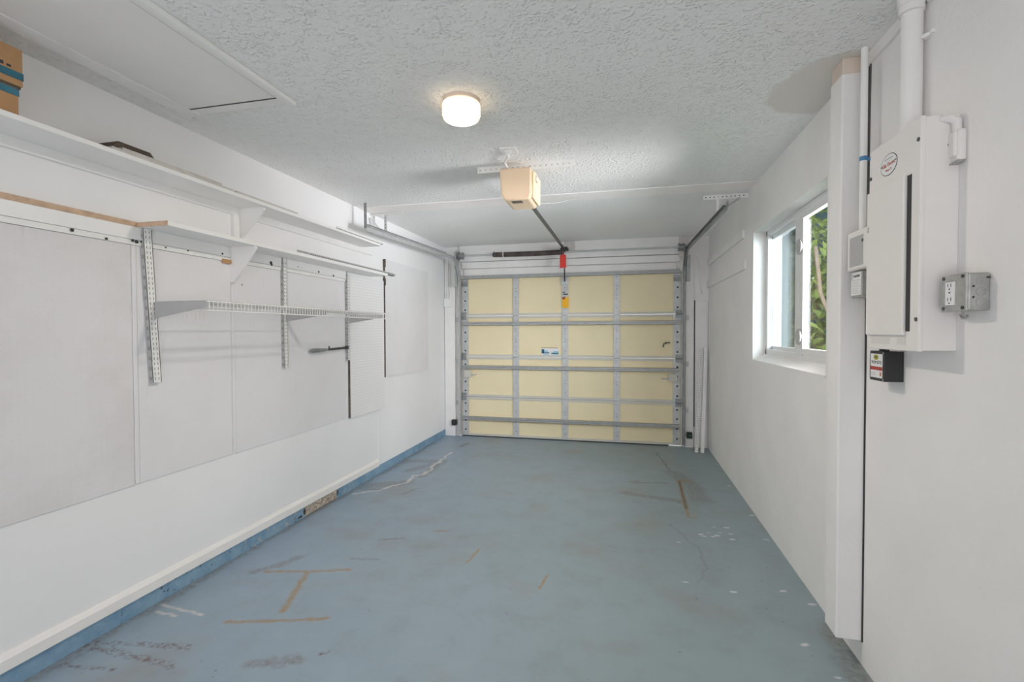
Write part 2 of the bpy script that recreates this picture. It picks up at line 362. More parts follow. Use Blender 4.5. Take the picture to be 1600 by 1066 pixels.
def lettering(name, body, c, right, up, size, m, parent, align='CENTER', width=None):
    """flat lettering as a mesh: c = centre, right/up = directions of the text"""
    cu = bpy.data.curves.new(name, 'FONT'); cu.body = body; cu.size = size; cu.extrude = .0003; cu.align_x = align; cu.align_y = 'CENTER'
    t = bpy.data.objects.new(name+'_tmp', cu); COL.objects.link(t)
    bpy.context.view_layer.update()
    me = bpy.data.meshes.new_from_object(t.evaluated_get(bpy.context.evaluated_depsgraph_get()))
    bpy.data.objects.remove(t); bpy.data.curves.remove(cu)
    r = Vector(right).normalized(); u = Vector(up).normalized(); n = r.cross(u); org = ORG[parent.name]
    sx = 1.
    if width:
        xs = [v.co.x for v in me.vertices]; sx = width/max(1e-6, max(xs)-min(xs))
    for v in me.vertices: v.co = Vector(c)+r*v.co.x*sx+u*v.co.y+n*v.co.z-org
    me.materials.clear(); me.materials.append(m)
    o = bpy.data.objects.new(name, me); COL.objects.link(o); o.parent = parent; ORG[o.name] = org
    return o

# ------------------------------------------------------------------ setting
import numpy as np
def build_floor():
    """slab with a fine top; the shapes of the stains, cracks and chips are stored on its vertices"""
    x0, x1, y0, y1, st = XL-.05, XR+.05, 1.0, YD+.10, .009
    nx = int((x1-x0)/st)+1; ny = int((y1-y0)/st)+1
    gx, gy = np.meshgrid(np.linspace(x0, x1, nx), np.linspace(y0, y1, ny)); X = gx.ravel(); Y = gy.ravel()
    rng = np.random.default_rng(3)
    def smooth_noise(cell):
        cx = int((x1-x0)/cell)+3; cy = int((y1-y0)/cell)+3; g = rng.random((cy, cx))-.5
        u = (X-x0)/cell; v = (Y-y0)/cell; i = u.astype(int); j = v.astype(int); fu = u-i; fv = v-j
        fu = fu*fu*(3-2*fu); fv = fv*fv*(3-2*fv)
        return (g[j, i]*(1-fu)+g[j, i+1]*fu)*(1-fv)+(g[j+1, i]*(1-fu)+g[j+1, i+1]*fu)*fv
    dx = .05*smooth_noise(.09)+.02*smooth_noise(.03); dy = .05*smooth_noise(.09)+.02*smooth_noise(.03)
    fx = .012*smooth_noise(.03); fy = .012*smooth_noise(.03)
    def mask(lines, out):
        for pts, w, mode in lines:
            px, py = (X+dx, Y+dy) if mode == 2 else (X+fx, Y+fy) if mode == 1 else (X, Y)
            for (ax, ay), (bx, by) in zip(pts[:-1], pts[1:]):
                vx, vy = bx-ax, by-ay; h = np.clip(((px-ax)*vx+(py-ay)*vy)/max(1e-9, vx*vx+vy*vy), 0, 1)
                d = np.hypot(px-ax-vx*h, py-ay-vy*h)
                np.maximum(out, np.clip((w-d)/(w*.6), 0, 1), out=out)
        return out
    n = nx*ny; A = np.zeros((6, n), np.float32)
    mask([([(-2.334, 3.814), (-2.128, 3.838), (-2.077, 4.009), (-2.004, 4.122)], .06, 2), ([(-2.335, 4.509), (-2.315, 4.764), (-2.082, 4.784), (-1.943, 4.848)], .08, 2),
          ([(-2.344, 2.6), (-2.344, 5.6)], .05, 2), ([(-1.909, 4.27), (-1.902, 4.792)], .06, 2), ([(-1.877, 3.767), (-1.81, 3.91)], .03, 2), ([(-1.515, 1.684), (-1.368, 1.767)], .05, 2),
          ([(.45, 4.95), (.60, 4.6), (.62, 4.2)], .12, 2), ([(0., 4.23), (.25, 4.18), (.45, 4.1)], .06, 2), ([(.039, 4.559), (.366, 4.561)], .03, 2), ([(.93, 2.15), (.95, 2.5)], .09, 2),
          ([(-1.632, 2.623), (-1.472, 2.652)], .016, 1), ([(-1.597, 2.907), (-1.451, 2.965)], .02, 1), ([(-1.95, 2.55), (-2.1, 2.35)], .05, 2), ([(-2.34, 1.3), (-2.34, 2.5)], .06, 2),
          ([(-2.31, 3.9), (-1.95, 4.05)], .10, 2), ([(-2.1, 4.4), (-2.0, 4.7)], .07, 2)], A[0])
    mask([([(-2.032, 2.367), (-1.731, 2.445), (-1.57, 2.502)], .019, 1), ([(-1.79, 2.407), (-1.663, 2.046)], .024, 1), ([(-1.866, 1.908), (-1.441, 2.032), (-1.415, 2.045)], .017, 1),
          ([(-1.297, 3.117), (-1.202, 3.142)], .016, 1), ([(-.925, 2.732), (-.903, 2.929)], .012, 1), ([(-.45, 2.541), (-.43, 2.688)], .012, 1),
          ([(.48, 4.659), (.579, 4.72)], .035, 1), ([(.474, 3.958), (.47, 3.774), (.521, 3.776)], .018, 1), ([(.495, 4.672), (.474, 3.958)], .030, 1)], A[1])
    mask([([(-2.248, 1.668), (-1.874, 1.701)], .014, 1), ([(-2.354, 1.617), (-2.165, 1.617), (-1.846, 1.603)], .026, 1), ([(-2.104, 1.692), (-1.886, 1.725)], .014, 1),
          ([(-2.302, 1.502), (-2.064, 1.529)], .014, 1), ([(-1.28, 1.809), (-1.256, 1.824)], .014, 1), ([(-2.3, 1.66), (-2.2, 1.62)], .03, 2)], A[2])
    mask([([(.495, 4.672), (.474, 3.958)], .013, 0), ([(.352, 5.711), (.412, 5.249), (.44, 5.017)], .008, 1), ([(-1.92, 4.27), (-1.91, 4.8)], .010, 1), ([(-1.94, 5.5), (-1.9, 5.68)], .016, 1)], A[3])
    hair = mask([([(.326, 3.634), (.364, 3.472), (.448, 3.312), (.474, 3.156), (.468, 2.969), (.406, 2.808)], .009, 2)], np.zeros(n, np.float32)); np.maximum(A[3], hair*.28, out=A[3])
    mask([([(-2.292, 3.694), (-2.107, 3.799), (-2.094, 3.89), (-1.958, 4.06), (-2.01, 4.274), (-1.915, 4.322), (-1.929, 4.723), (-1.95, 4.913), (-1.927, 5.201)], .020, 2),
          ([(-2.31, 1.955), (-2.032, 1.932)], .009, 1), ([(-2.282, 1.904), (-2.146, 1.895)], .010, 1)], A[4])
    chips = [(.622, 3.637), (.705, 3.639), (.511, 3.473), (.579, 3.516), (.58, 3.458), (.619, 3.477), (.649, 3.532), (.715, 3.531), (.702, 3.437), (.925, 3.485), (.915, 4.63),
             (.94, 3.92), (.329, 2.801), (.571, 2.748), (.829, 2.808), (.353, 3.315), (.933, 2.706), (.784, 2.348), (.837, 2.157), (.53, 3.45)]
    mask([([(cx-.010, cy), (cx+.010, cy+.007*((i % 3)-1))], .006+.003*((i*7) % 3), 1) for i, (cx, cy) in enumerate(chips)], A[5])
    verts = np.stack([X, Y, np.zeros(n)], 1)
    q = (np.arange(ny-1)[:, None]*nx+np.arange(nx-1)[None, :]).ravel()
    quads = np.stack([q, q+1, q+nx+1, q+nx], 1)
    # slab underneath and the plain part of the floor behind the camera
    ex = []
    for bx in ((XL-.2, XR+.2, YB, y0, -.12, 0.), (XL-.2, XR+.2, y0, y1, -.12, -.001)):
        a, b, c, d, e, f = bx; ex.append([(a, c, e), (b, c, e), (b, d, e), (a, d, e), (a, c, f), (b, c, f), (b, d, f), (a, d, f)])
    bf = [(0, 3, 2, 1), (4, 5, 6, 7), (0, 1, 5, 4), (1, 2, 6, 5), (2, 3, 7, 6), (3, 0, 4, 7)]
    V = np.concatenate([verts]+[np.array(e) for e in ex]); Q = np.concatenate([quads]+[np.array(bf)+n+8*k for k in range(2)])
    me = bpy.data.meshes.new('floor'); me.vertices.add(len(V)); me.vertices.foreach_set('co', V.ravel().astype(np.float32))
    me.loops.add(len(Q)*4); me.loops.foreach_set('vertex_index', Q.ravel().astype(np.int32))
    me.polygons.add(len(Q)); me.polygons.foreach_set('loop_start', np.arange(0, len(Q)*4, 4, dtype=np.int32))
    me.update(calc_edges=True)
    for nm, k in (('stain_a', 0), ('stain_b', 3)):
        at = me.attributes.new(nm, 'FLOAT_COLOR', 'POINT'); c = np.zeros((len(V), 4), np.float32); c[:n, 0] = A[k]; c[:n, 1] = A[k+1]; c[:n, 2] = A[k+2]; c[:, 3] = 1
        at.data.foreach_set('color', c.ravel())
    me.materials.append(M_FLOOR); o = bpy.data.objects.new('floor', me); COL.objects.link(o); return struct(o)
build_floor()
struct(B(XL-.2, XR+.2, YB, YD+.3, H, H+.15).build('ceiling', M_CEIL))
struct(B(XL-.2, XL, YB, YD+.3, -.12, H).build('wall_left', M_WALL_L))
# right wall with the window opening
WY0, WY1, WZ0, WZ1 = 2.66, 4.055, 1.172, 2.155
mb = MB()
for a in ((YB, WY0, -.12, H), (WY1, YD+.3, -.12, H), (WY0, WY1, -.12, WZ0), (WY0, WY1, WZ1, H)):
    mb.box(XR, XR+.2, *a)
# sloped sill and rounded plaster lip of the recess
mb.prism([(XR-.003, WY0, WZ0-.012), (XR-.003, WY0, WZ0+.002), (XR+.10, WY0, WZ0+.05), (XR+.10, WY0, WZ0-.012)], (0, WY1-WY0, 0))
struct(mb.build('wall_right', M_WALL_R, bevel=0))
# wall around the garage door: jambs, header
mb = MB()
mb.box(XL, -2.125, YD, YD+.3, -.12, H).box(.665, XR, YD, YD+.3, -.12, H).box(-2.125, .665, YD+.02, YD+.3, 2.116, H)
struct(mb.build('wall_back', M_WALL_B))
# header boards, stepped (each a trim)
struct(B(-2.125, .69, 6.035, YD+.02, 2.315, H).build('trim_1', M_WALL_B, bevel=.003))
struct(B(-2.10, .64, 6.052, YD+.02, 2.225, 2.308).build('trim_2', M_WALL_B, bevel=.003))
struct(B(-2.075, .60, 6.068, YD+.02, 2.125, 2.215).build('trim_3', M_WALL_B, bevel=.003))
struct(B(-2.345, -2.20, 6.045, YD, .0, 2.40).build('trim_4', M_WALL_B, bevel=.006))     # left jamb board
struct(B(.705, .80, 6.05, YD, .0, 2.24).build('trim_5', M_WALL_B, bevel=.004))          # right jamb board
struct(B(.813, .955, 6.058, YD, .0, 1.75).build('trim_6', M_WALL_B, bevel=.004))
# ceiling seam board
struct(B(XL, XR, 3.93, 4.15, H-.006, H).build('trim_7', M_SEAM, bevel=.004))
# cove strip near the panel
struct(B(XR-.014, XR, 0.2, 2.25, H-.045, H).build('trim_8', M_WALL_R, bevel=.003))
# left wall: white moulding and blue curb
mb = MB(); mb.prism([(XL, .2, .083), (XL+.018, .2, .083), (XL+.018, .2, .128), (XL+.006, .2, .15), (XL, .2, .15)], (0, 4.05, 0))
struct(mb.build('baseboard_left', M_MOULD))
mb = MB(); mb.box(XL, XL+.004, .2, 3.14, 0, .083).box(XL, XL+.004, 3.55, 6.08, 0, .083)
curb = struct(mb.build('trim_9', M_BLUE))
def rough_patch(y0, y1, z0, z1, ny, nz, d, xb, seed):
    rnd = random.Random(seed); mb = MB(); vs = []; fs = []
    for i in range(ny+1):
        for j in range(nz+1):
            e = (i in (0, ny)) or (j in (0, nz))
            vs.append((xb+(0 if e else rnd.uniform(.002, d)), y0+(y1-y0)*i/ny+(0 if e else rnd.uniform(-.01, .01)), z0+(z1-z0)*j/nz))
    for i in range(ny):
        for j in range(nz): a = i*(nz+1)+j; fs.append((a, a+nz+1, a+nz+2, a+1))
    return mb.add(vs, fs)
rough_patch(3.14, 3.55, 0, .082, 34, 8, .016, XL+.001, 3).build('broken_concrete', M_BROKEN, curb, fix=False)
for y, z, w, h in ((3.135, .045, .014, .035), (3.565, .05, .012, .03), (3.09, .02, .035, .010)):
    rnd = random.Random(int(y*100)); n = 9
    pts = [(XL+.005, y+w*math.cos(2*math.pi*k/n)*rnd.uniform(.5, 1.1), max(.002, z+h*math.sin(2*math.pi*k/n)*rnd.uniform(.5, 1.1))) for k in range(n)]
    MB().prism(pts, (.0015, 0, 0)).build('dark_crack', M_SLOT, curb)
# lower wall board seam strip
struct(B(XL, XL+.005, 4.255, 4.282, .15, .64).build('trim_10', M_WALL_L, bevel=.002))

# ------------------------------------------------------------------ wall panels on the left wall
def wall_panel(y0, y1, z0, z1, t, m, label):
    o = B(XL, XL+t, y0, y1, z0, z1).build('wall_panel', m, bevel=.0015)
    return tag(o, label, 'wall panel', 'painted hardboard panels on the left wall')
wall_panel(.2, 1.862, .645, 1.825, .006, M_PAN1, 'large stained off-white hardboard panel with faint peg grid, nearest on the left wall')
wall_panel(1.888, 2.468, .648, 1.825, .006, M_PAN2, 'narrow pale hardboard panel behind the first slotted upright')
wall_panel(2.497, 3.70, .645, 1.825, .006, M_PAN2, 'plain hardboard panel behind the middle slotted upright and dark rod')
for y0, y1, z1, lb in ((1.864, 1.886, 1.824, 'thin white cover strip between stained panel and narrow panel'), (2.470, 2.495, 1.70, 'thin white cover strip running down below the triangular shelf bracket')):
    o = B(XL, XL+.008, y0, y1, .65, z1).build('cover_strip', M_PAN2, bevel=.002); tag(o, lb, 'trim strip')
def pegboard(y0, y1, z0, z1, label, tabs=(), m=None):
    t = thing('pegboard_panel', (XL+.015, (y0+y1)/2, z0), label, 'pegboard')
    B(XL+.014, XL+.020, y0, y1, z0, z1).build('board', m or M_PEG, t)
    mb = B(XL+.001, XL+.019, y0-.006, y0+.002, z0, z1)
    for a, b in tabs: mb.box(XL+.001, XL+.030, y0-.012, y0-.004, a, b)
    mb.build('furring_edge', M_EDGE, t)
    return t
pegboard(3.752, 4.36, .640, 1.90, 'white pegboard hung under the lower shelf end, reaching lowest of the two')
pegboard(4.392, 5.46, .940, 2.12, 'white pegboard nearer the garage door with brown edge showing', ((1.86, 1.93), (2.04, 2.12)), M_PAN2)

# ------------------------------------------------------------------ shelves
t = thing('upper_shelf', (XL, 2.1, 2.165), 'long white top shelf board on left wall with cleat below', 'shelf')
B(XL, -2.135, .2, 3.95, 2.165, 2.186).build('board', M_WHITE, t, bevel=.002)
B(XL, XL+.018, .2, 4.15, 2.120, 2.165).build('cleat', M_WHITE, t, bevel=.001)
B(XL, XL+.022, 2.485, 2.532, 1.94, 2.12).build('upright_cleat', M_WHITE, t, bevel=.001)
MB().prism([(XL, 2.534, 2.165), (-2.16, 2.534, 2.165), (-2.16, 2.534, 2.150), (XL+.02, 2.534, 1.975), (XL, 2.534, 1.975)], (0, .02, 0)).build('bracket', M_WHITE, t, bevel=.001)
t = thing('lower_shelf', (XL, 3.0, 1.915), 'white lower shelf board with raw sawn end on left wall', 'shelf')
mb = B(XL+.018, -2.150, 1.889, 4.10, 1.915, 1.938)
mb.build('board', M_WHITE, t, bevel=.0015)
B(XL+.018, -2.150, 1.885, 1.8885, 1.915, 1.938).build('sawn_end', M_WOOD, t)
MB().prism([(XL, 2.466, 1.915), (-2.165, 2.466, 1.915), (-2.165, 2.466, 1.900), (XL+.03, 2.466, 1.70), (XL, 2.466, 1.70)], (0, .02, 0)).build('bracket', M_WHITE, t, bevel=.001)
t = thing('shelf_cleat', (XL, 2.0, 1.826), 'white wall cleat with bare wood strip where shelf board is missing', 'shelf cleat')
B(XL, XL+.017, .2, 3.72, 1.852, 1.915).build('board', M_WHITE, t, bevel=.001)
B(XL, XL+.018, .2, 1.885, 1.915, 1.940).build('bare_wood_strip', M_WOOD, t, bevel=.001)
B(XL, XL+.013, .2, 3.70, 1.826, 1.851).build('lower_strip', M_STD, t, bevel=.001)
mb = MB()
for y, z, r in ((1.6, 1.843, .008), (1.742, 1.832, .006), (1.864, 1.846, .007), (1.883, 1.843, .009), (1.908, 1.848, .006), (2.037, 1.841, .004), (2.169, 1.846, .004),
                (2.803, 1.866, .012), (3.325, 1.867, .008), (3.519, 1.859, .009), (3.08, 1.875, .004), (2.40, 1.865, .006), (2.81, 1.855, .008)):
    MB().cyl((XL+.0165, y, z), (XL+.0185, y, z), r, 8).build('nail_hole', M_SLOT, t)
B(XL+.012, XL+.02, 2.40, 2.463, 1.812, 1.836).build('split_wood', M_CARD, t)

# slotted uprights: U channel with two rows of slots in front and holes on the side flange
def upright(y_top, y_bot, w, z0, z1, label):
    t = thing('slotted_upright', (XL, (y_top+y_bot)/2, z0), label, 'shelf upright', 'slotted uprights on the left wall')
    mb = MB(); d = .023; n = 46
    def yy(z): return y_bot+(y_top-y_bot)*(z-z0)/(z1-z0)
    def sl(x0, x1, a, b, za, zb, m): # sheared box
        v = [(x0, yy(za)+a, za), (x1, yy(za)+a, za), (x1, yy(za)+b, za), (x0, yy(za)+b, za), (x0, yy(zb)+a, zb), (x1, yy(zb)+a, zb), (x1, yy(zb)+b, zb), (x0, yy(zb)+b, zb)]
        mb.add(v, [(0, 3, 2, 1), (4, 5, 6, 7), (0, 1, 5, 4), (1, 2, 6, 5), (2, 3, 7, 6), (3, 0, 4, 7)], m)
    sl(XL+.006, XL+.006+d, 0, .003, z0, z1, 1); sl(XL+.006, XL+.006+d, w-.003, w, z0, z1, 1)
    sl(XL+.004+d, XL+.006+d, 0, w, z0, z1, 0)
    k = 0; z = z0+.012
    while z < z1-.02:
        for a in (.30, .70):
            sl(XL+.0055+d, XL+.0066+d, w*a-.0018, w*a+.0018, z, z+.014, 2)
        if k % 2 == 0: sl(XL+.012, XL+.006+d-.005, -.0006, .001, z, z+.018, 2)
        z += .0254; k += 1
    mb.build('channel', [M_STD, M_STDG, M_SLOTG], t)
    return t
upright(1.905, 1.945, .046, 1.143, 1.914, 'tilted slotted steel upright nearest the camera, holding the first grey arm')
upright(2.905, 2.908, .040, 1.148, 1.914, 'middle slotted steel upright right of the triangular shelf bracket')
upright(3.702, 3.704, .036, 1.150, 1.914, 'farthest slotted steel upright, beside the pegboard')
def arm(y, z0, z1, label):
    t = MB().prism([(XL+.03, y, z0), (XL+.03, y, z1), (-2.0, y, z1-.003), (-2.0, y, z1-.028)], (0, .010, 0)).build('shelf_bracket', M_STDG, bevel=.001)
    return tag(t, label, 'shelf bracket', 'grey arms under the wire shelf')
arm(1.958, 1.470, 1.553, 'tapered grey metal arm on the tilted upright at wire shelf near end')
arm(2.928, 1.470, 1.545, 'tapered grey metal arm on the middle upright under wire shelf')
arm(3.722, 1.470, 1.545, 'tapered grey metal arm on the farthest upright under wire shelf')
# wire shelf
t = thing('wire_shelf', (-2.17, 2.9, 1.50), 'white ventilated wire shelf on grey arms at left wall', 'wire shelf')
mb = MB()
for x, z in ((XL+.035, 1.550), (-2.12, 1.550), (-2.003, 1.550)): mb.cyl((x, 1.955, z), (x, 3.84, z), .0028, 8)
for k in range(75):
    y = 1.97+k*.0252; mb.cyl((XL+.035, y, 1.5545), (-1.998, y, 1.5545), .0022, 6)
mb.build('deck', M_WIRE_SHADED, t)
mb = MB(); mb.cyl((-1.998, 1.955, 1.506), (-1.998, 3.84, 1.506), .0032, 8).cyl((-1.998, 1.955, 1.550), (-1.998, 3.84, 1.550), .0032, 8)
for k in range(75):
    y = 1.97+k*.0252; mb.cyl((-1.998, y, 1.506), (-1.998, y, 1.5545), .0018, 6)
mb.build('front_lip', M_STD, t)
# rod tool on the wall
t = thing('rod_tool', (XL+.03, 3.45, 1.25), 'dark grey metal rod with thick grip beside the farthest upright', 'tool')
MB().tube([(XL+.032, 3.20, 1.254), (XL+.032, 3.22, 1.254), (XL+.032, 3.30, 1.253), (XL+.032, 3.37, 1.254), (XL+.032, 3.40, 1.255)], [.012, .017, .016, .012, .008], 12).build('grip', M_GALVD, t, smooth=True)
mb = MB().tube([(XL+.032, 3.39, 1.255), (XL+.032, 3.69, 1.262)], .0075, 8)
for k in range(14): mb.cyl((XL+.032, 3.42+k*.019, 1.2555+k*.0004), (XL+.032, 3.427+k*.019, 1.2557+k*.0004), .0095, 8)
mb.build('rod', M_DARKMET, t)
MB().cyl((XL+.032, 3.43, 1.262), (XL+.032, 3.43, 1.282), .006, 8).build('thumb_stud', M_DARKMET, t)
B(XL+.02, XL+.042, 3.672, 3.70, 1.248, 1.276).build('clip', M_DARKMET, t)

# things lying on the shelves
o = B(-2.20, -2.155, 1.64, 2.30, 2.186, 2.204).build('loose_board', M_SLAT, bevel=.001); tag(o, 'lower white painted slat lying along the front of the top shelf', 'wood board')
o = B(-2.215, -2.175, 1.70, 2.24, 2.204, 2.222).build('loose_board', M_SLAT, bevel=.001); tag(o, 'short white slat stacked on another slat on the top shelf', 'wood board')
o = B(-2.165, -2.142, 2.31, 2.83, 2.186, 2.200).build('loose_board', M_SLAT, bevel=.001); tag(o, 'thin grey slat on the top shelf edge above the triangular bracket', 'wood board')
o = MB().prism([(-2.335, 1.66, 2.187), (-2.335, 1.94, 2.187), (-2.335, 1.87, 2.262), (-2.335, 1.72, 2.262)], (.11, 0, 0)).build('folded_cardboard', M_CARDD, bevel=.001)
tag(o, 'dark folded cardboard piece on the top shelf behind the slats', 'cardboard')
o = MB().box(-2.160, -2.137, 3.27, 3.99, 2.186, 2.190).box(-2.141, -2.137, 3.27, 3.99, 2.186, 2.206).build('metal_angle', M_STD)
tag(o, 'bright white metal angle strip at far end of the top shelf', 'metal strip')
t = thing('cardboard_box', (-2.25, 1.0, 2.187), 'brown cardboard box with teal tape on the top shelf by the left frame edge', 'box')
B(-2.345, -2.152, .80, 1.31, 2.187, 2.288).box(-2.345, -2.148, .80, 1.322, 2.295, 2.43).build('carton', M_CARD, t, bevel=.003)
B(-2.34, -2.15, .80, 1.316, 2.286, 2.296).build('flap_gap', M_CARDD, t)
B(-2.347, -2.1465, .80, 1.3235, 2.318, 2.345).build('tape', M_TEAL, t, bevel=.001)
B(-2.347, -2.1505, .80, 1.3115, 2.258, 2.284).build('tape', M_TEAL, t, bevel=.001)
mb = MB()
for k in range(13): mb.box(-2.148, -2.1472, 1.01+k*.022, 1.01+k*.022+.013, 2.352, 2.360+.004*((k*5) % 3))
mb.build('printing', M_INK, t)
for i, (x, yy0, z, lb) in enumerate(((-2.185, 2.97, 1.938, 'slotted steel strip lying on the lower shelf, overhanging its far end'), (-2.215, 2.93, 1.938, 'slotted steel strip at the back of the pair on the lower shelf'))):
    mb = MB().box(x-.012, x+.012, yy0, 4.30+.03*i, z, z+.003).box(x-.012, x-.009, yy0, 4.30+.03*i, z, z+.022+.012*i).box(x+.009, x+.012, yy0, 4.30+.03*i, z, z+.018)
    y = yy0+.03
    while y < 4.25: mb.box(x+.0115, x+.0126, y, y+.014, z+.007, z+.012, 1); y += .0254
    o = mb.build('slotted_strip', [M_STDG, M_SLOT]); tag(o, lb, 'metal strip', 'spare slotted strips on the lower shelf')

# ------------------------------------------------------------------ attic hatch
t = thing('attic_hatch', (-1.86, 1.1, H-.012), 'flush off-white attic hatch panel in the ceiling above the shelves', 'ceiling hatch')
B(-2.118, -1.625, .2, 1.992, H-.006, H-.001).build('hatch_board', M_HATCH, t)
B(-1.618, -1.585, .2, 2.05, H-.008, H-.001).build('trim_strip', M_HATCH, t)
B(-1.585, -1.560, .2, 2.06, H-.020, H-.001).build('edge_strip', M_WHITE, t, bevel=.002)
B(-2.205, -2.122, .2, 2.06, H-.010, H-.001).build('trim_strip', M_WALL_B, t, bevel=.002)
B(-2.122, -1.618, 1.998, 2.06, H-.004, H-.001).build('trim_strip', M_WALL_B, t)
B(-2.122, -1.618, 1.991, 1.999, H-.0072, H-.001).build('shadow_gap', M_SLOT, t)

# ------------------------------------------------------------------ ceiling light
LX, LY = -.775, 2.235
t = thing('ceiling_light', (LX, LY, H), 'lit round drum ceiling light with ribbed glass shade', 'ceiling light')
MB().lathe((LX, LY, H-.022), [(.082, 0), (.088, .006), (.088, .022)], 40).build('mounting_pan', M_TAN, t, smooth=True)
prof = []
for k in range(11): prof.append((.090+(.0022 if k % 2 else 0), -.022-.0058*k))
prof = prof[::-1]
MB().lathe((LX, LY, H), [(.076, -.094), (.086, -.089)]+prof, 48).build('glass_shade', M_GLOBE, t, smooth=True)
lp = [(.004, -.103), (.020, -.1015), (.024, -.103), (.040, -.1005), (.044, -.102), (.060, -.098), (.064, -.099), (.075, -.0942)]
MB().lathe((LX, LY, H), lp, 40).build('lens', M_LENS, t, smooth=True)

# ------------------------------------------------------------------ garage door opener
OX = -.705
t = thing('perforated_angle', (-.65, 3.17, H), 'white perforated steel angle on ceiling holding the door opener', 'metal bracket')
mb = MB().box(-.985, -.32, 3.170, 3.173, H-.042, H).box(-.985, -.32, 3.173, 3.205, H-.004, H)
x = -.965
while x < -.34: mb.cyl((x, 3.1685, H-.022), (x, 3.1702, H-.022), .006, 8, 1); x += .038
mb.build('angle', [M_STD, M_GALV], t)
t = thing('garage_door_opener', (OX, 3.2, 2.26), 'beige garage door opener hanging from ceiling with long dark rail', 'door opener')
mb = MB().prism([(-.815, 3.10, 2.475), (-.60, 3.10, 2.475), (-.595, 3.10, 2.30), (-.61, 3.10, 2.262), (-.775, 3.10, 2.262), (-.80, 3.10, 2.30)], (0, .26, 0))
mb.build('housing', M_OPEN, t, bevel=.012, smooth=True)
MB().prism([(-.60, 3.13, 2.455), (-.60, 3.35, 2.455), (-.60, 3.35, 2.275), (-.60, 3.13, 2.275)], (.022, 0, 0)).build('light_lens', M_OPENL, t, bevel=.01, smooth=True)
lab = B(-.579, -.5765, 3.16, 3.21, 2.395, 2.435).build('label', M_INKR, t)
B(-.5768, -.5757, 3.165, 3.205, 2.401, 2.429).build('label_face', M_STICK, lab)
B(-.735, -.665, 3.12, 3.17, 2.2585, 2.264).build('light_slot', M_DARKMET, t)
for x in (-.80, -.62): B(x, x+.01, 3.155, 3.1695, 2.47, 2.50).build('hanger_strap', M_GALV, t)
mb = MB().obox((OX, 3.36, 2.372), (OX-.015, 5.90, 2.398), (1, 0, 0), .026, .022)
mb.build('rail', M_DARKMET, t, bevel=.002)
MB().box(-.755, -.685, 5.86, 6.035, 2.385, 2.425).cyl((-.76, 5.93, 2.40), (-.68, 5.93, 2.40), .014, 12).build('header_bracket', M_BLACK, t, bevel=.003)
MB().box(-.742, -.70, 5.66, 5.80, 2.345, 2.382).build('trolley', M_BLACK, t, bevel=.004)
MB().tube([(-.722, 5.78, 2.35), (-.726, 5.93, 2.20), (-.735, 6.02, 2.02)], .008, 8).build('door_arm', M_DARKMET, t)
MB().prism([(-.755, 5.715, 2.305), (-.682, 5.715, 2.305), (-.680, 5.715, 2.150), (-.757, 5.715, 2.150)], (0, .012, 0)).build('release_handle', M_RED, t, bevel=.005)
MB().tube([(-.719, 5.72, 2.345), (-.719, 5.72, 2.305)], .003, 6).build('release_cord', M_RED, t)
MB().tube([(-.742, 3.14, 2.478), (-.76, 3.11, 2.485), (-.762, 3.04, 2.492), (-.735, 2.99, 2.498), (-.712, 2.94, 2.490), (-.71, 2.925, 2.505)], [.006, .0065, .0065, .0065, .011, .014], 10).build('power_cord', M_WHITE, t, smooth=True)
MB().tube([(-.60, 3.34, 2.30), (-.58, 3.45, 2.32), (-.50, 3.75, 2.40), (-.42, 4.0, 2.49), (-.40, 4.1, 2.515)], .0025, 6).build('control_wire', M_GALV, t)
t = thing('ceiling_outlet', (-.70, 2.91, H), 'white ceiling outlet plate feeding the door opener cord', 'outlet')
B(-.752, -.650, 2.86, 2.975, H-.008, H).build('cover_plate', M_WHITE, t, bevel=.003)
B(-.728, -.69, 2.90, 2.945, H-.011, H-.008).build('receptacle', M_STD, t)

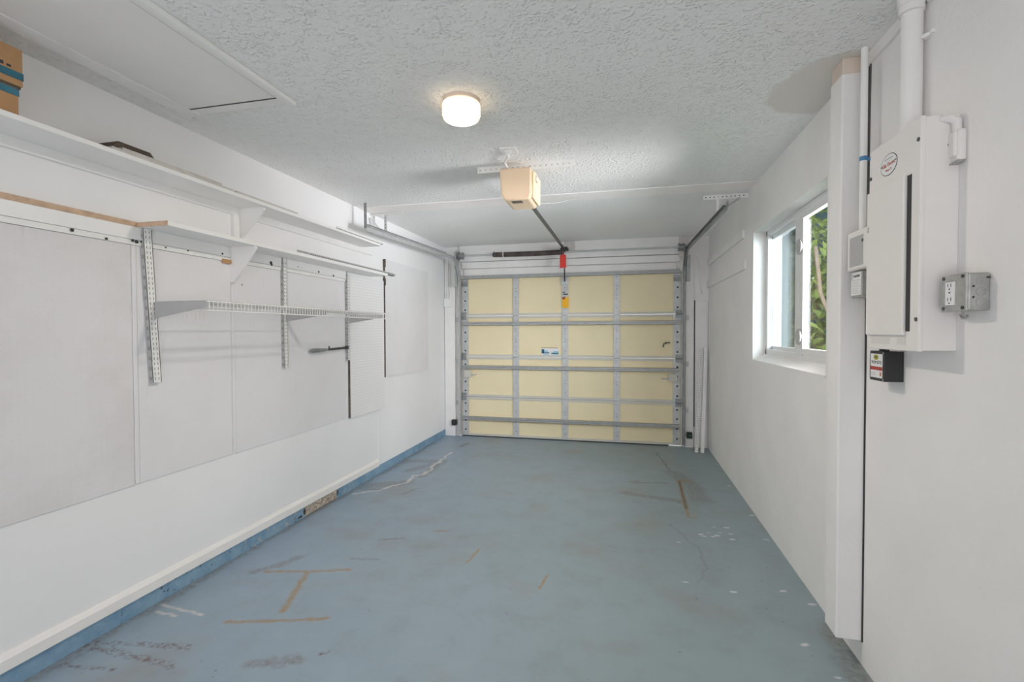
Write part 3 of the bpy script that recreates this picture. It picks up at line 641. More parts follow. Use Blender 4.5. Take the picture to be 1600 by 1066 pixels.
# ------------------------------------------------------------------ garage door (part of the room)
door = sempty('door_1', (-.73, YD, 0))
joints = [.012, .530, 1.062, 1.600, 2.115]
SX = [-1.376, -.737, -.096]
for i in range(4):
    z0, z1 = joints[i], joints[i+1]
    sec = B(-2.1249, .6649, YD+.012, YD+.045, z0+.002, z1-.002).build('door_section', M_CREAM, door)
    # meeting rails along the joint
    if i: B(-2.11, .655, YD+.002, YD+.014, z0+.002, z0+.030).box(-2.11, .655, YD-.001, YD+.003, z0+.002, z0+.006, 1).build('meeting_rail', [M_CREAMD, M_GALV], sec)
    if i < 3: B(-2.11, .655, YD+.002, YD+.014, z1-.030, z1-.002).box(-2.11, .655, YD-.001, YD+.003, z1-.031, z1-.027, 1).build('meeting_rail', [M_CREAMD, M_GALV], sec)
    for sx in SX:
        mb = MB().box(sx-.038, sx+.038, YD-.006, YD+.013, z0+.004, z1-.004)
        for zz in (z0+.08, z0+.20, z0+.235, z1-.20, z1-.165, z1-.05): mb.cyl((sx, YD-.0075, zz), (sx, YD-.005, zz), .0055, 8, 1)
        mb.build('stile', [M_GALV, M_DARKMET], sec, bevel=.003)
    for sx in (-2.068, .612):
        mb = MB().box(sx-.044, sx+.044, YD-.008, YD+.014, z0+.004, z1-.004)
        for zz in (z0+.08, z0+.20, z0+.32, z0+.43): mb.cyl((sx+.004, YD-.0095, zz), (sx+.004, YD-.007, zz), .012, 12, 1)
        mb.build('end_stile', [M_GALV, M_SLOT], sec, bevel=.002)
    zs = (.235, .910, 1.482, 2.092)[i]
    # U strut: two lips and a channel
    x0, x1 = (-2.10, .64)
    mb = MB().box(x0, x1, YD-.010, YD-.006, zs-.006, zs+.036).box(x0, x1, YD-.052, YD-.008, zs+.032, zs+.036).box(x0, x1, YD-.052, YD-.008, zs-.006, zs-.002)
    mb.box(x0, x1, YD-.052, YD-.049, zs+.022, zs+.036).box(x0, x1, YD-.052, YD-.049, zs-.006, zs+.008)
    mb.build('strut', M_GALV, sec)
for zj in joints[1:4]:
    for sx in SX:
        mb = MB().box(sx-.030, sx+.030, YD-.010, YD-.006, zj-.055, zj+.055).cyl((sx-.036, YD-.014, zj), (sx+.036, YD-.014, zj), .008, 10)
        mb.build('hinge', M_GALV, door, bevel=.001)
    for sx, s in ((-2.085, -1), (.63, 1)):
        mb = MB().box(sx-.035, sx+.035, YD-.012, YD-.006, zj-.05, zj+.05).cyl((sx-.035, YD-.02, zj), (sx+.06*s+.0, YD-.02, zj), .007, 10).cyl((sx+.048*s, YD-.02, zj), (sx+.062*s, YD-.02, zj), .020, 14)
        mb.build('roller_hinge', M_GALVD, door)
for sx in (-2.066, .608): B(sx-.04, sx+.04, YD-.02, YD-.006, 1.99, 2.045).box(sx-.038, sx+.038, YD-.022, YD-.019, 2.052, 2.062).build('top_roller_bracket', M_GALVD, door)
B(-2.11, .52, YD+.004, YD+.045, 0.0, .014).build('bottom_seal', M_RUBBER, door)
B(-2.11, .655, YD-.004, YD+.012, .014, .040).build('bottom_rail', M_CREAMD, door)
# slide bolts
def bolt(sx, s, z):
    mb = MB().box(sx-.045, sx+.055, YD-.028, YD-.010, z-.045, z+.045).box(sx-.045, sx+.055, YD-.030, YD-.026, z-.045, z-.038)
    mb.build('slide_lock', M_CREAMD, door, bevel=.004)
    MB().tube([(sx-.05*s, YD-.03, z-.01), (sx-.10*s, YD-.034, z-.012), (sx-.13*s, YD-.034, z-.005)], .007, 8).build('lock_lever', M_GALV, door)
bolt(-2.035, -1, .835); bolt(.560, 1, .830)
# keyhole latch
MB().tube([(.455, YD+.004, 1.20), (.455, YD-.012, 1.235), (.475, YD-.014, 1.255), (.52, YD-.014, 1.258), (.53, YD-.014, 1.248)], .007, 8).cyl((.485, YD+.014, 1.252), (.485, YD-.014, 1.252), .012, 12).build('latch_handle', M_DARKMET, door)
# maker's sticker: white with a blue mark and dark blue lines
st = B(-1.045, -.822, YD+.009, YD+.0115, 1.090, 1.180).build('sticker', M_STICK, door)
B(-1.045, -.830, YD+.0085, YD+.0095, 1.179, 1.186).build('sticker_top_line', M_CARD, st)
B(-1.040, -1.005, YD+.0078, YD+.009, 1.118, 1.165).build('sticker_mark', M_INKB, st)
B(-1.040, -.94, YD+.0078, YD+.009, 1.112, 1.124).box(-.915, -.822, YD+.0078, YD+.009, 1.106, 1.120).build('sticker_lines', M_INKB, st)
B(-1.00, -.96, YD+.0078, YD+.009, 1.128, 1.150).box(-.89, -.822, YD+.0078, YD+.009, 1.122, 1.142).box(-1.02, -.95, YD+.0078, YD+.009, 1.094, 1.106).box(-.89, -.822, YD+.0078, YD+.009, 1.092, 1.102).build('sticker_tint', M_LBLUE, st)
# hanging warning label on the centre stile
st = B(-.772, -.690, YD-.0095, YD-.0075, 1.690, 1.825).build('warning_label', M_ORANGE, door)
B(-.772, -.735, YD-.0105, YD-.0090, 1.800, 1.828).build('warning_mark', M_INKR, st)
B(-.760, -.700, YD-.0095, YD-.0075, 1.855, 1.870).box(-.765, -.738, YD-.0096, YD-.0076, 1.88, 1.893).build('warning_print', M_INK, door)
MB().box(-.785, -.690, YD-.03, YD-.008, 1.985, 2.060).build('arm_bracket', M_GALV, door, bevel=.003)

# ------------------------------------------------------------------ tracks
def track(X, s, ynear, znear, label):
    """s=+1: channel opens to +X"""
    t = thing('door_track', (X, 6.02, 0), label, 'door track')
    path = [(6.025, .03, (0, 1)), (6.025, 2.03, (0, 1))]
    for k in range(1, 13):
        a = math.radians(90*k/12); path.append((5.725+.30*math.cos(a), 2.03+.30*math.sin(a), (-math.sin(a), math.cos(a))))
    path.append((ynear, znear, (-1, -.02)))
    # profile (x, n): n = outward normal distance
    prof = [(.026, .022), (.0, .022), (-.004, .015), (-.004, -.015), (.0, -.022), (.018, -.022), (.018, -.018), (.003, -.018), (.0, -.014), (.0, .014), (.003, .018), (.026, .018)]
    vs = []; fs = []; n = len(prof)
    for y, z, tg in path:
        ny, nz = tg[1], -tg[0]; L = math.hypot(ny, nz); ny /= L; nz /= L
        for px, pn in prof: vs.append((X+s*px, y+ny*pn, z+nz*pn))
    for i in range(len(path)-1):
        for k in range(n): fs.append((i*n+k, i*n+(k+1) % n, (i+1)*n+(k+1) % n, (i+1)*n+k))
    fs += [tuple(range(n)), tuple(range((len(path)-1)*n+n-1, (len(path)-1)*n-1, -1))]
    MB().add(vs, fs).build('track_channel', M_GALVD if s < 0 else M_GALV, t, smooth=True)
    # splice angle reinforcing the horizontal run
    mb = MB().obox((X-s*.008, 5.60, 2.358), (X-s*.008, ynear+.0, znear+.033), (0, 0, 1), .030, .003)
    mb.build('stiffener_angle', M_GALVD, t)
    # flag bracket at the curve and wall clips
    mb = MB().box(X-s*.012, X-s*.008, 5.90, 6.05, 1.98, 2.30).box(X-s*.06, X-s*.008, 6.040, 6.045, 1.98, 2.30)
    mb.build('flag_bracket', M_GALV, t)
    for z in (.45, 1.0, 1.55): B(X-s*.045, X-s*.004, 6.036, 6.045, z-.03, z+.03).build('jamb_clip', M_GALV, t)
    return t
track(-2.139, 1, 3.72, 2.272, 'left curved steel door track running above the pegboard')
track(.697, -1, 3.64, 2.262, 'right curved steel door track beside the window wall')
# hangers
def perf(mb, p0, p1, wdir, w, depth):
    mb.obox(p0, p1, wdir, w, .003); P0 = Vector(p0); P1 = Vector(p1); L = (P1-P0).length; tdir = (P1-P0).normalized(); u = Vector(wdir); nrm = tdir.cross(u).normalized()
    k = .02
    while k < L-.01:
        c = P0+tdir*k; mb.cyl(c-nrm*.0022, c+nrm*.0022, .005, 8, 1); k += .032
t = thing('track_hanger', (-2.2, 4.15, 2.3), 'perforated steel hanger with diagonal brace holding the left track', 'metal bracket')
mb = MB(); perf(mb, (-2.195, 4.15, 2.322), (-2.195, 4.15, H-.014), (1, 0, 0), .028, 0); mb.box(-2.21, -2.207, 4.15, 4.18, 2.322, H-.014)
mb.build('upright_angle', [M_GALV, M_SLOT], t)
MB().obox((-2.21, 4.14, 2.322), (-2.34, 4.12, 2.47), (0, 1, 0), .025, .004).build('diagonal_brace', M_GALV, t)
mb = MB().obox((-2.345, 4.15, H-.018), (-2.02, 4.15, H-.018), (0, 1, 0), .03, .006); mb.build('ceiling_angle', M_STD, t)
t = thing('track_hanger', (-2.2, 3.80, 2.3), 'plain vertical steel hanger at near end of the left track', 'metal bracket')
B(-2.215, -2.190, 3.80, 3.803, 2.30, H).box(-2.215, -2.212, 3.80, 3.822, 2.30, H).build('upright_angle', M_GALVD, t)
t = thing('track_hanger', (.8, 4.23, 2.3), 'perforated ceiling angle and braces holding the right track', 'metal bracket')
mb = MB(); perf(mb, (.625, 4.225, H-.030), (XR, 4.225, H-.030), (0, 0, 1), .036, 0)
mb.build('ceiling_angle', [M_STD, M_SLOT], t)
B(.725, .745, 4.222, 4.226, 2.315, H-.03).build('upright_angle', M_WALL_B, t)
MB().obox((.70, 3.70, 2.30), (.84, 4.21, H-.05), (1, 0, 0), .018, .004).obox((.72, 3.78, 2.30), (.90, 4.21, H-.05), (1, 0, 0), .022, .004, 1).build('diagonal_brace', [M_STD, M_GALV], t)

# ------------------------------------------------------------------ torsion spring
t = thing('torsion_spring', (-.72, 5.96, 2.38), 'dark torsion spring on its shaft above the garage door', 'door spring')
MB().cyl((-2.12, 5.965, 2.380), (.68, 5.965, 2.380), .0115, 12).build('shaft', M_GALV, t, smooth=True)
mb = MB(); n = 128
path = []
turns = 96; x0, x1 = -1.60, -.775
for k in range(turns*12+1):
    a = 2*math.pi*k/12; u = k/(turns*12); path.append((x0+(x1-x0)*u, 5.965+.028*math.cos(a), 2.378-.004*math.sin(math.pi*u)+.028*math.sin(a)))
mb.tube(path, .0050, 5); mb.build('coil', M_SPRING, t, smooth=True)
MB().cyl((x0-.05, 5.965, 2.378), (x0, 5.965, 2.378), .028, 16, r2=.033).cyl((x0-.035, 5.965, 2.40), (x0-.035, 5.965, 2.425), .006, 8).build('winding_cone', M_DARKMET, t, smooth=True)
MB().cyl((x1, 5.965, 2.378), (x1+.02, 5.965, 2.378), .036, 16).build('stationary_cone', M_DARKMET, t, smooth=True)
MB().cyl((-1.515, 5.965, 2.378), (-1.506, 5.965, 2.378), .0345, 16).build('paint_mark', M_WHITE, t)
B(-.742, -.610, 6.020, 6.034, 2.375, 2.515).box(-.74, -.725, 5.945, 6.02, 2.36, 2.42).build('centre_plate', M_PLATE, t, bevel=.003)
for x, s in ((-2.085, 1), (.640, -1)):
    MB().cyl((x-.03, 5.965, 2.380), (x-.015, 5.965, 2.380), .048, 20).cyl((x-.015, 5.965, 2.380), (x+.022, 5.965, 2.380), .038, 20).cyl((x+.022, 5.965, 2.380), (x+.034, 5.965, 2.380), .048, 20).build('cable_drum', M_GALVD, t, smooth=True)
B(-2.145, -2.141, 5.93, 6.034, 2.30, 2.45).box(-2.20, -2.141, 6.028, 6.034, 2.30, 2.45).build('end_plate', M_GALV, t)
B(.690, .694, 5.93, 6.034, 2.26, 2.42).box(.625, .735, 6.026, 6.034, 2.28, 2.515).build('end_plate', M_PLATE, t)

# ------------------------------------------------------------------ things on the door jambs
t = thing('wall_switch_box', (-2.30, 6.045, 1.72), 'white rounded surface box with two conduits left of the garage door', 'switch box')
B(-2.348, -2.248, 6.012, 6.045, 1.722, 1.838).build('box', M_WHITE, t, bevel=.010)
MB().cyl((-2.290, 6.028, 1.83), (-2.290, 6.028, 2.36), .009, 10).build('conduit', M_STD, t, smooth=True)
MB().cyl((-2.262, 6.028, 1.83), (-2.262, 6.028, 2.30), .007, 10).build('conduit', M_STD, t, smooth=True)
for x, z, m, lb in ((-2.205, .152, M_BLACK, 'small dark door safety sensor beside the left track foot'), (.750, .118, mat('dark_green_plastic', (.015, .035, .02), .5), 'dark green door safety sensor beside the right track foot')):
    t = thing('safety_sensor', (x, 6.03, z), lb, 'sensor')
    B(x-.032, x+.032, 5.995, 6.045, z, z+.072).build('body', m, t, bevel=.006)
    MB().cyl((x+.008, 5.990, z+.036), (x+.008, 5.996, z+.036), .012, 12).build('eye', M_DARKMET, t)
    B(x-.05, x-.028, 6.03, 6.049, z+.02, z+.055).build('bracket', M_GALV, t)
t = thing('hanging_cable', (.87, 6.04, 1.83), 'thin white cable and plug hanging beside the right track', 'cable')
MB().tube([(.79, 6.035, 2.30), (.82, 6.035, 2.27), (.85, 6.04, 2.20), (.862, 6.045, 2.10), (.868, 6.05, 1.90)], .0055, 8).build('cord', M_WHITE, t, smooth=True)
MB().tube([(.868, 6.05, 1.905), (.870, 6.05, 1.885), (.872, 6.05, 1.85), (.874, 6.05, 1.83)], [.008, .014, .020, .021], 12).build('plug', M_WHITE, t, smooth=True)
o = B(.8035, .8105, 6.052, YD, .25, 1.76).build('black_gap_strip', M_SLOT); tag(o, 'thin dark vertical strip on the right door jamb', 'strip')
# leaning slotted bars
def lean(p0, p1, w, d, slots, label):
    P0 = Vector(p0); P1 = Vector(p1); t = (P1-P0).normalized(); u = Vector((1, 0, 0)); u = (u-t*u.dot(t)).normalized(); n = t.cross(u)
    if n.y > 0: n = -n
    mb = MB()
    mb.obox(P0+n*d/2, P1+n*d/2, (1, 0, 0), w, .002); mb.obox(P0+u*(w/2), P1+u*(w/2), (1, 0, 0), .002, d); mb.obox(P0-u*(w/2), P1-u*(w/2), (1, 0, 0), .002, d)
    if slots:
        L = (P1-P0).length; k = .02
        while k < L-.02:
            for a in ((-.22, .22) if slots == 2 else (0,)):
                c = P0+t*k+n*(d/2+.0012)+u*a*w
                mb.obox(c, c+t*.013, (1, 0, 0), .004, .001, 1)
            k += .0254
    o = mb.build('leaning_upright', [M_STD, M_SLOT]); tag(o, label, 'metal upright', 'uprights leaning in the right corner')
lean((.800, 5.80, .006), (.885, 6.028, 1.20), .034, .018, 2, 'left slotted white upright leaning in the corner by the door')
lean((.862, 5.79, .006), (.930, 6.030, 1.205), .036, .018, 0, 'right plain white upright leaning against the corner wall')
# wall ledges
o = B(XR-.020, XR, 4.325, 6.07, 2.165, 2.235).build('wall_ledge', M_WALL_R, bevel=.003); tag(o, 'upper white painted wood ledge on right wall near the door', 'wall ledge', 'ledges on the right wall')
o = B(XR-.020, XR, 4.255, 6.07, 1.900, 1.980).build('wall_ledge', M_WALL_R, bevel=.003); tag(o, 'lower white painted wood ledge on right wall near the door', 'wall ledge', 'ledges on the right wall')

# ------------------------------------------------------------------ window
FX = XR+.09
win = sempty('window_1', (FX, 3.37, 1.2))
mb = MB()
fy0, fy1, fz0, fz1 = WY0, WY1, WZ0+.03, WZ1
mb.box(FX, FX+.07, fy0, fy1, fz0, fz0+.055).box(FX, FX+.07, fy0, fy1, fz1-.040, fz1).box(FX, FX+.07, fy0, fy0+.035, fz0, fz1).box(FX, FX+.07, fy1-.030, fy1, fz0, fz1)
mb.build('window_frame', M_VINYL, win, bevel=.003)
def sash(y0, y1, x, w, name):
    mb = MB().box(x, x+.03, y0, y1, fz0+.05, fz0+.05+w).box(x, x+.03, y0, y1, fz1-.038-w, fz1-.038).box(x, x+.03, y0, y0+w, fz0+.05, fz1-.038).box(x, x+.03, y1-w, y1, fz0+.05, fz1-.038)
    s = mb.build(name, M_VINYL, win, bevel=.002)
    B(x+.012, x+.018, y0+w, y1-w, fz0+.05+w, fz1-.038-w).build('glass_pane', M_GLASS, s)
    return s
s1 = sash(3.375, 4.03, FX+.032, .030, 'sash'); s2 = sash(2.69, 3.30, FX-.003, .036, 'sash')
B(FX+.064, FX+.066, 3.33, 4.0, fz0+.08, fz1-.07).build('insect_screen', M_SCREEN, win)
B(FX-.004, FX+.024, 3.252, 3.39, fz0+.04, fz1-.03).build('meeting_stile', M_VINYL, win, bevel=.002)
B(FX-.001, FX+.03, 4.0, 4.025, fz0+.05, fz1-.04).build('track_lip', M_VINYL, win, bevel=.002)
for z in (1.36, 1.915):
    mb = MB(); n = 20; vs = []
    for xx, sc in ((FX-.003, 1), (FX-.014, 1), (FX-.018, .8)):
        for k in range(n): a = 2*math.pi*k/n; vs.append((xx, 3.305+.048*sc*math.cos(a), z+.048*sc*math.sin(a)))
    fs = [(j*n+k, j*n+(k+1) % n, (j+1)*n+(k+1) % n, (j+1)*n+k) for j in range(2) for k in range(n)]+[tuple(range(n)), tuple(range(3*n-1, 2*n-1, -1))]
    mb.add(vs, fs).build('thumb_latch', M_STDG, win, smooth=True)

# ------------------------------------------------------------------ column chase, conduit and boxes
o = B(.868, XR, 2.255, 2.372, .102, 2.455).build('boxed_column', M_WALL_R, bevel=.006); tag(o, 'white boxed-in vertical column on right wall, stopping short of floor', 'column')
o = B(.872, XR, 2.258, 2.37, 2.455, H).build('wood_block', M_TAN, bevel=.004); tag(o, 'tan painted wood block between the boxed column and ceiling', 'wood block')
o = B(XR-.005, XR, 2.250, 2.2548, .10, H-.05).build('dark_joint_strip', M_SLOT); tag(o, 'thin dark vertical joint running down beside the boxed column', 'strip')
t = thing('thin_conduit', (.915, 2.17, 1.79), 'thin white conduit with blue tape dropping beside the boxed column', 'conduit')
MB().cyl((.913, 2.17, 1.79), (.913, 2.17, 2.505), .0125, 16).build('pipe', M_STD, t, smooth=True)
MB().cyl((.913, 2.17, 2.065), (.913, 2.17, 2.082), .0134, 16).box(.913, .945, 2.165, 2.172, 2.066, 2.078).build('tape', M_TAPE, t)
MB().tube([(.945, 2.20, 1.79), (.945, 2.20, 2.1), (.943, 2.19, 2.45)], .003, 6).build('wire', M_DARKMET, t)
t = thing('disconnect_box', (.92, 2.135, 1.63), 'grey metal box with dark screw below the thin conduit', 'electrical box')
B(.880, XR, 2.045, 2.222, 1.635, 1.79).build('box', M_PANEL, t, bevel=.008)
MB().cyl((.8785, 2.09, 1.742), (.881, 2.09, 1.742), .007, 12).build('screw', M_DARKMET, t)
B(.8787, .8805, 2.085, 2.195, 1.65, 1.765).build('cover_plate', M_STDG, t)
t = thing('labelled_box', (.92, 2.16, 1.53), 'small white box with printed notice below the grey metal box', 'electrical box')
B(.895, XR, 2.130, 2.218, 1.528, 1.632).build('box', M_BOXM, t, bevel=.003)
lb_ = B(.8935, .8953, 2.133, 2.215, 1.538, 1.628).build('notice', M_STICK, t)
lettering('notice_heading', 'CAUTION', (.8928, 2.168, 1.613), (0, -1, 0), (0, 0, 1), .014, M_INK, t, width=.052)
mb = MB()
for k in range(7): mb.box(.8927, .8936, 2.142+(.01 if k % 3 else 0), 2.205, 1.597-.0085*k, 1.5985-.0085*k)
mb.box(.8925, .8936, 2.203, 2.210, 1.600, 1.625)
mb.build('notice_print', M_STDG, t)
for z in (1.608, 1.580, 1.547): MB().cyl((.93, 2.1285, z), (.93, 2.1305, z), .004, 8).build('screw', M_DARKMET, t)

# ------------------------------------------------------------------ electric panel
PX, PY0, PY1, PZ0, PZ1 = .867, 1.700, 2.010, 1.333, 2.045
t = thing('breaker_panel', (XR, 1.855, PZ0), 'large off-white electrical breaker panel on the right wall', 'breaker panel')
B(PX+.012, XR, PY0+.003, PY1-.003, PZ0+.003, PZ1-.003).build('cabinet', M_PANEL, t, bevel=.002)
cov = B(PX, PX+.013, PY0, PY1, PZ0, PZ1).build('cover', M_PANEL, t, bevel=.003)
MB().box(PX-.0012, PX+.0005, 1.745, 1.785, 1.395, 1.885).build('door_gap', M_SLOT, cov, bevel=.001)
dr = MB().box(PX-.012, PX, 1.766, 2.003, 1.382, 1.892).build('panel_door', M_PANEL, t, bevel=.004)
B(PX-.0135, PX-.012, 1.985, 1.992, 1.75, 1.77).build('door_catch', M_STDG, dr)
for y, z in ((1.712, 1.978), (1.712, 1.432), (2.000, 1.945), (2.0, 1.432)): MB().cyl((PX-.0025, y, z), (PX+.001, y, z), .0065, 12).build('screw', M_DARKMET, cov)
for a, b in ((1.86, 1.985), (1.765, 1.815)): B(PX-.0008, PX+.0002, a, b, 1.352, 1.374).build('faded_label', M_FADE, cov)
# oval maker's badge with red lettering
mb = MB(); n = 40; cy, cz, ra, rb = 1.880, 1.958, .052, .036
mb.prism([(PX-.0002, cy+ra*math.cos(2*math.pi*k/n), cz+rb*math.sin(2*math.pi*k/n)) for k in range(n)], (-.0008, 0, 0), 0)
bad = mb.build('oval_badge', M_INK, t)
mb = MB(); mb.prism([(PX-.0009, cy+.0495*math.cos(2*math.pi*k/n), cz+.0338*math.sin(2*math.pi*k/n)) for k in range(n)], (-.0006, 0, 0), 0)
mb.build('badge_face', M_STICK, bad)
lettering('badge_name', 'Kilar Electric', (PX-.0018, cy, cz+.001), (0, -1, 0), (0, 0, 1), .019, M_INKR, bad, width=.080)
lettering('badge_line', 'Tampa, FL', (PX-.0018, cy, cz-.017), (0, -1, 0), (0, 0, 1), .010, M_INKR, bad, width=.040)
mb = MB()
for y in (cy-.045, cy+.045): mb.cyl((PX-.0016, y, cz+.003), (PX-.002, y, cz+.003), .003, 6)
mb.box(PX-.0018, PX-.0015, cy-.025, cy+.025, cz+.019, cz+.0205)
mb.build('badge_marks', M_INK, bad)
# big conduit
t = thing('thick_conduit', (.930, 1.885, PZ1), 'thick white conduit pipe rising from the breaker panel to the ceiling', 'conduit')
MB().cyl((.930, 1.885, PZ1), (.930, 1.885, 2.47), .030, 28).build('pipe', M_WALL_R, t, smooth=True)
MB().cyl((.930, 1.885, PZ1), (.930, 1.885, PZ1+.018), .038, 8).build('locknut', M_WALL_R, t)
MB().cyl((.926, 1.88, 2.452), (.926, 1.88, 2.475), .0355, 24).cyl((.926, 1.88, 2.475), (.926, 1.88, H), .039, 24).build('coupling', M_WALL_R, t, smooth=True)
MB().cyl((.948, 1.86, 2.36), (.962, 1.838, 2.36), .007, 10).box(.955, XR, 1.825, 1.87, 2.354, 2.364).build('strap', M_WALL_R, t)
# small switch box
t = thing('utility_box', (XR, 1.70, 1.885), 'small painted metal utility box at upper right of the breaker panel', 'electrical box')
B(XR-.022, XR, 1.668, 1.745, 1.895, 1.988).build('box', M_PANEL, t, bevel=.008)
B(XR-.030, XR-.018, 1.674, 1.738, 1.908, 1.984).build('cover', M_PANEL, t, bevel=.010)
B(XR-.026, XR-.004, 1.672, 1.742, 1.890, 1.894).build('lower_lip', M_BOXM, t)
MB().cyl((XR-.031, 1.702, 1.950), (XR-.029, 1.702, 1.950), .004, 10).build('screw', M_STDG, t)
MB().tube([(XR-.045, 1.71, 2.030), (XR-.03, 1.698, 2.028), (XR-.016, 1.690, 2.015), (XR-.014, 1.692, 1.985)], [.012, .013, .013, .012], 14).build('elbow', M_PANEL, t, smooth=True)
# double metal box with outlet
t = thing('outlet_box', (XR, 1.61, 1.452), 'unpainted metal junction box with white outlet right of the breaker panel', 'outlet box')
gx = .915
B(gx, XR, 1.568, 1.672, 1.453, 1.556).build('box', M_BOXM, t, bevel=.005)
cv = MB().box(gx-.006, gx+.001, 1.566, 1.674, 1.451, 1.558).build('raised_cover', M_BOXM, t, bevel=.008)
rc = B(gx-.0095, gx-.004, 1.610, 1.648, 1.470, 1.536).build('receptacle', M_STICK, t, bevel=.001)
mb = MB()
for z in (1.527, 1.487):
    for y in (1.622, 1.636): mb.box(gx-.0101, gx-.0093, y-.001, y+.001, z-.005, z+.005)
    mb.cyl((gx-.0101, 1.629, z-.011), (gx-.0093, 1.629, z-.011), .0025, 8)
mb.box(gx-.0101, gx-.0093, 1.626, 1.632, 1.504, 1.508).build('slots', M_INK, rc)
for y, z in ((1.660, 1.548), (1.578, 1.548), (1.578, 1.461), (1.660, 1.461)): MB().cyl((gx-.0085, y, z), (gx-.004, y, z), .005, 10).build('cover_screw', M_DARKMET, t)
for z in (1.533, 1.504, 1.475):
    mb = MB(); pth = [(gx+.030+.0115*math.cos(2*math.pi*k/20), 1.5672, z+.0115*math.sin(2*math.pi*k/20)) for k in range(21)]
    mb.tube(pth, .0007, 5).build('knockout', M_STDG, t)
for z in (1.519, 1.489): MB().cyl((gx+.012, 1.5665, z), (gx+.012, 1.569, z), .0028, 8).build('side_hole', M_SLOT, t)
B(gx+.042, gx+.050, 1.5665, 1.5685, 1.540, 1.545).build('side_slot', M_SLOT, t)
MB().tube([(XR-.004, 1.672, 1.452), (XR-.008, 1.676, 1.443), (XR-.008, 1.668, 1.434), (XR-.008, 1.655, 1.434), (XR-.006, 1.648, 1.440)], .0035, 8).build('wire_clip', M_BOXM, t)
# black surge protector
t = thing('surge_protector', (.937, 2.02, 1.215), 'black surge protector box with red striped label under the breaker panel', 'surge protector')
sx0, sy0, sy1, sz0, sz1 = .905, 1.978, 2.083, 1.213, 1.322
B(sx0, XR, sy0, sy1, sz0, sz1).build('body', M_BLACK, t, bevel=.0025)
MB().cyl((.925, 2.03, sz1-.002), (.925, 2.03, sz1+.010), .012, 12).cyl((.925, 2.0, sz1-.002), (.925, 2.0, sz1+.007), .006, 8).build('nipple', M_BLACK, t)
lb2 = B(sx0-.0008, sx0+.0002, 1.988, 2.073, 1.224, 1.312).build('label', M_STICK, t)
B(sx0-.0014, sx0-.0006, 1.988, 2.073, 1.252, 1.265).build('red_stripe', M_INKR, lb2)
mb = MB(); mb.prism([(sx0-.0007, 2.033+.017*math.cos(2*math.pi*k/24), 1.299+.010*math.sin(2*math.pi*k/24)) for k in range(24)], (-.0008, 0, 0)).build('oval_logo', mat('olive_ink', (.42, .40, .06), .5), lb2)
lettering('logo_letters', 'ZW', (sx0-.0017, 2.033, 1.299), (0, -1, 0), (0, 0, 1), .012, M_INK, lb2)
lettering('model_lettering', 'VLM BTS', (sx0-.0012, 2.030, 1.280), (0, -1, 0), (0, 0, 1), .017, M_INK, lb2, width=.072)
mb = MB()
for k in range(3): mb.box(sx0-.0013, sx0-.0007, 2.035, 2.068, 1.2425-.005*k, 1.244-.005*k)
mb.build('small_print', M_STDG, lb2)
B(sx0-.0013, sx0-.0007, 1.994, 2.006, 1.232, 1.246).build('red_mark', mat('faded_red_ink', (.60, .25, .18), .6), lb2)
for y, z in ((sy0+.006, sz0+.006), (sy0+.006, sz1-.006), (sy1-.006, sz0+.006), (sy1-.006, sz1-.006)): MB().cyl((sx0-.001, y, z), (sx0+.001, y, z), .003, 8).build('screw', M_GALV, t)

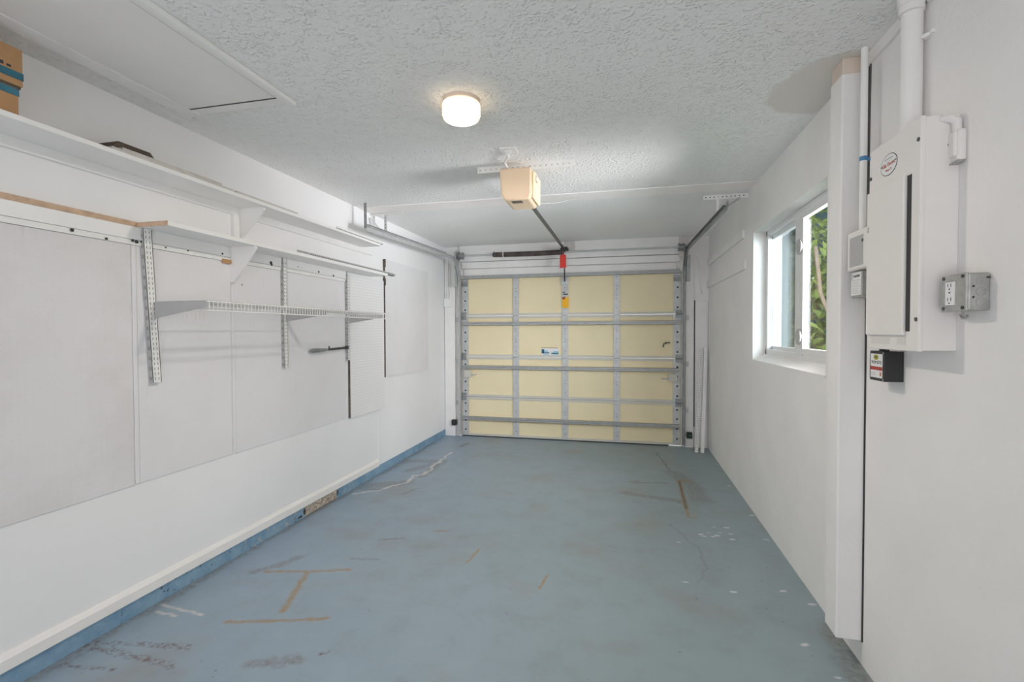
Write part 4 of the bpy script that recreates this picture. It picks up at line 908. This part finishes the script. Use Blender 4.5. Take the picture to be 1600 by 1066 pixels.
# ------------------------------------------------------------------ outdoors
struct(B(XR+.2, 14, -3, 16, -.16, -.10).build('ground', M_GRASS))
struct(B(-6, XR+.2, YD+.3, 14, -.10, -.02).build('driveway', M_DRIVE))
t = thing('porch_post', (1.72, 6.0, -.1), 'white grooved exterior post seen through the left window pane', 'post')
mb = MB().box(1.62, 1.80, 6.0, 6.18, -.1, 3.2)
for k in range(4): mb.box(1.605, 1.62, 6.01+.045*k, 6.035+.045*k, -.1, 3.2)
mb.build('shaft', M_SIDING, t, bevel=.004)
B(1.57, 1.85, 5.95, 6.23, -.1, .05).build('base', M_SIDING, t)
o = B(2.15, 3.4, 7.8, 7.9, -.1, 3.6).build('shade_backdrop', M_TEAL_SHADE); tag(o, 'dark teal sheet standing for shadows beyond the left window pane', 'shade backdrop')  # dark sheet coloured as the blue-green shadows outdoors
def shrub(cx, cy, z0, rx, ry, h, n, seed, label, leaf=.13, extra=()):
    rnd = random.Random(seed)
    t = thing('shrub', (cx, cy, -.1), label, 'shrub', 'broad-leaved shrubs outside the window')
    mb = MB(); tips = []
    for k in range(9):
        a = rnd.uniform(0, 2*math.pi); p = Vector((cx+rnd.uniform(-.15, .15), cy+rnd.uniform(-.15, .15), -.1)); path = [p.copy()]; rad = [.035]
        top = Vector((cx+rx*.8*math.cos(a)*rnd.uniform(.3, 1), cy+ry*.8*math.sin(a)*rnd.uniform(.3, 1), z0+h*rnd.uniform(.5, .95)))
        for j in range(1, 7):
            q = p.lerp(top, j/6)+Vector((rnd.uniform(-.09, .09), rnd.uniform(-.09, .09), 0)); path.append(q); rad.append(.035*(1-j/7.)+.004)
            if j > 2: tips.append(q)
        mb.tube(path, rad, 7)
    for p in extra: mb.tube(p, .02, 8)
    mb.build('branches', M_BARK, t, smooth=True)
    mb = MB(); fs = [(0, 1, 2, 3), (0, 3, 4, 5)]
    for k in range(n):
        if rnd.random() < .35 and tips: c = rnd.choice(tips)+Vector((rnd.gauss(0, .16), rnd.gauss(0, .16), rnd.gauss(0, .16)))
        else:
            a = rnd.uniform(0, 2*math.pi); b = rnd.uniform(-1, 1); rr = rnd.random()**.4; s_ = math.sqrt(1-b*b)
            c = Vector((cx+rx*rr*s_*math.cos(a), cy+ry*rr*s_*math.sin(a), z0+h/2+h/2*rr*b))
        d = Vector((rnd.gauss(0, 1), rnd.gauss(0, 1), rnd.gauss(.1, .6))).normalized(); w = d.cross(Vector((rnd.gauss(0, .4), rnd.gauss(0, .4), 1))).normalized(); up = w.cross(d)
        L = leaf*rnd.uniform(.7, 1.4); Wd = L*.26
        mb.add([c, c+d*L*.4+w*Wd+up*.02, c+d*L*.75+w*Wd*.7+up*.01, c+d*L-up*.015, c+d*L*.75-w*Wd*.7+up*.01, c+d*L*.4-w*Wd+up*.02], fs)
    mb.build('leaves', M_LEAF, t, fix=False)
shrub(2.5, 6.6, .5, .75, .9, 2.6, 1700, 1, 'bright broad-leaved shrub with pale branches outside the right window pane', extra=(((1.98, 5.75, .55), (2.10, 5.8, 1.0), (2.2, 5.85, 1.45), (2.38, 5.9, 1.9)), ((2.0, 5.6, .5), (2.15, 5.7, .85), (2.4, 5.8, 1.05)), ((2.2, 5.85, 1.45), (2.05, 5.8, 1.8), (2.0, 5.8, 2.3))))
shrub(4.3, 9.4, .3, 1.1, 1.1, 3.1, 1300, 2, 'tall darker shrub farther back outside the window', .17)
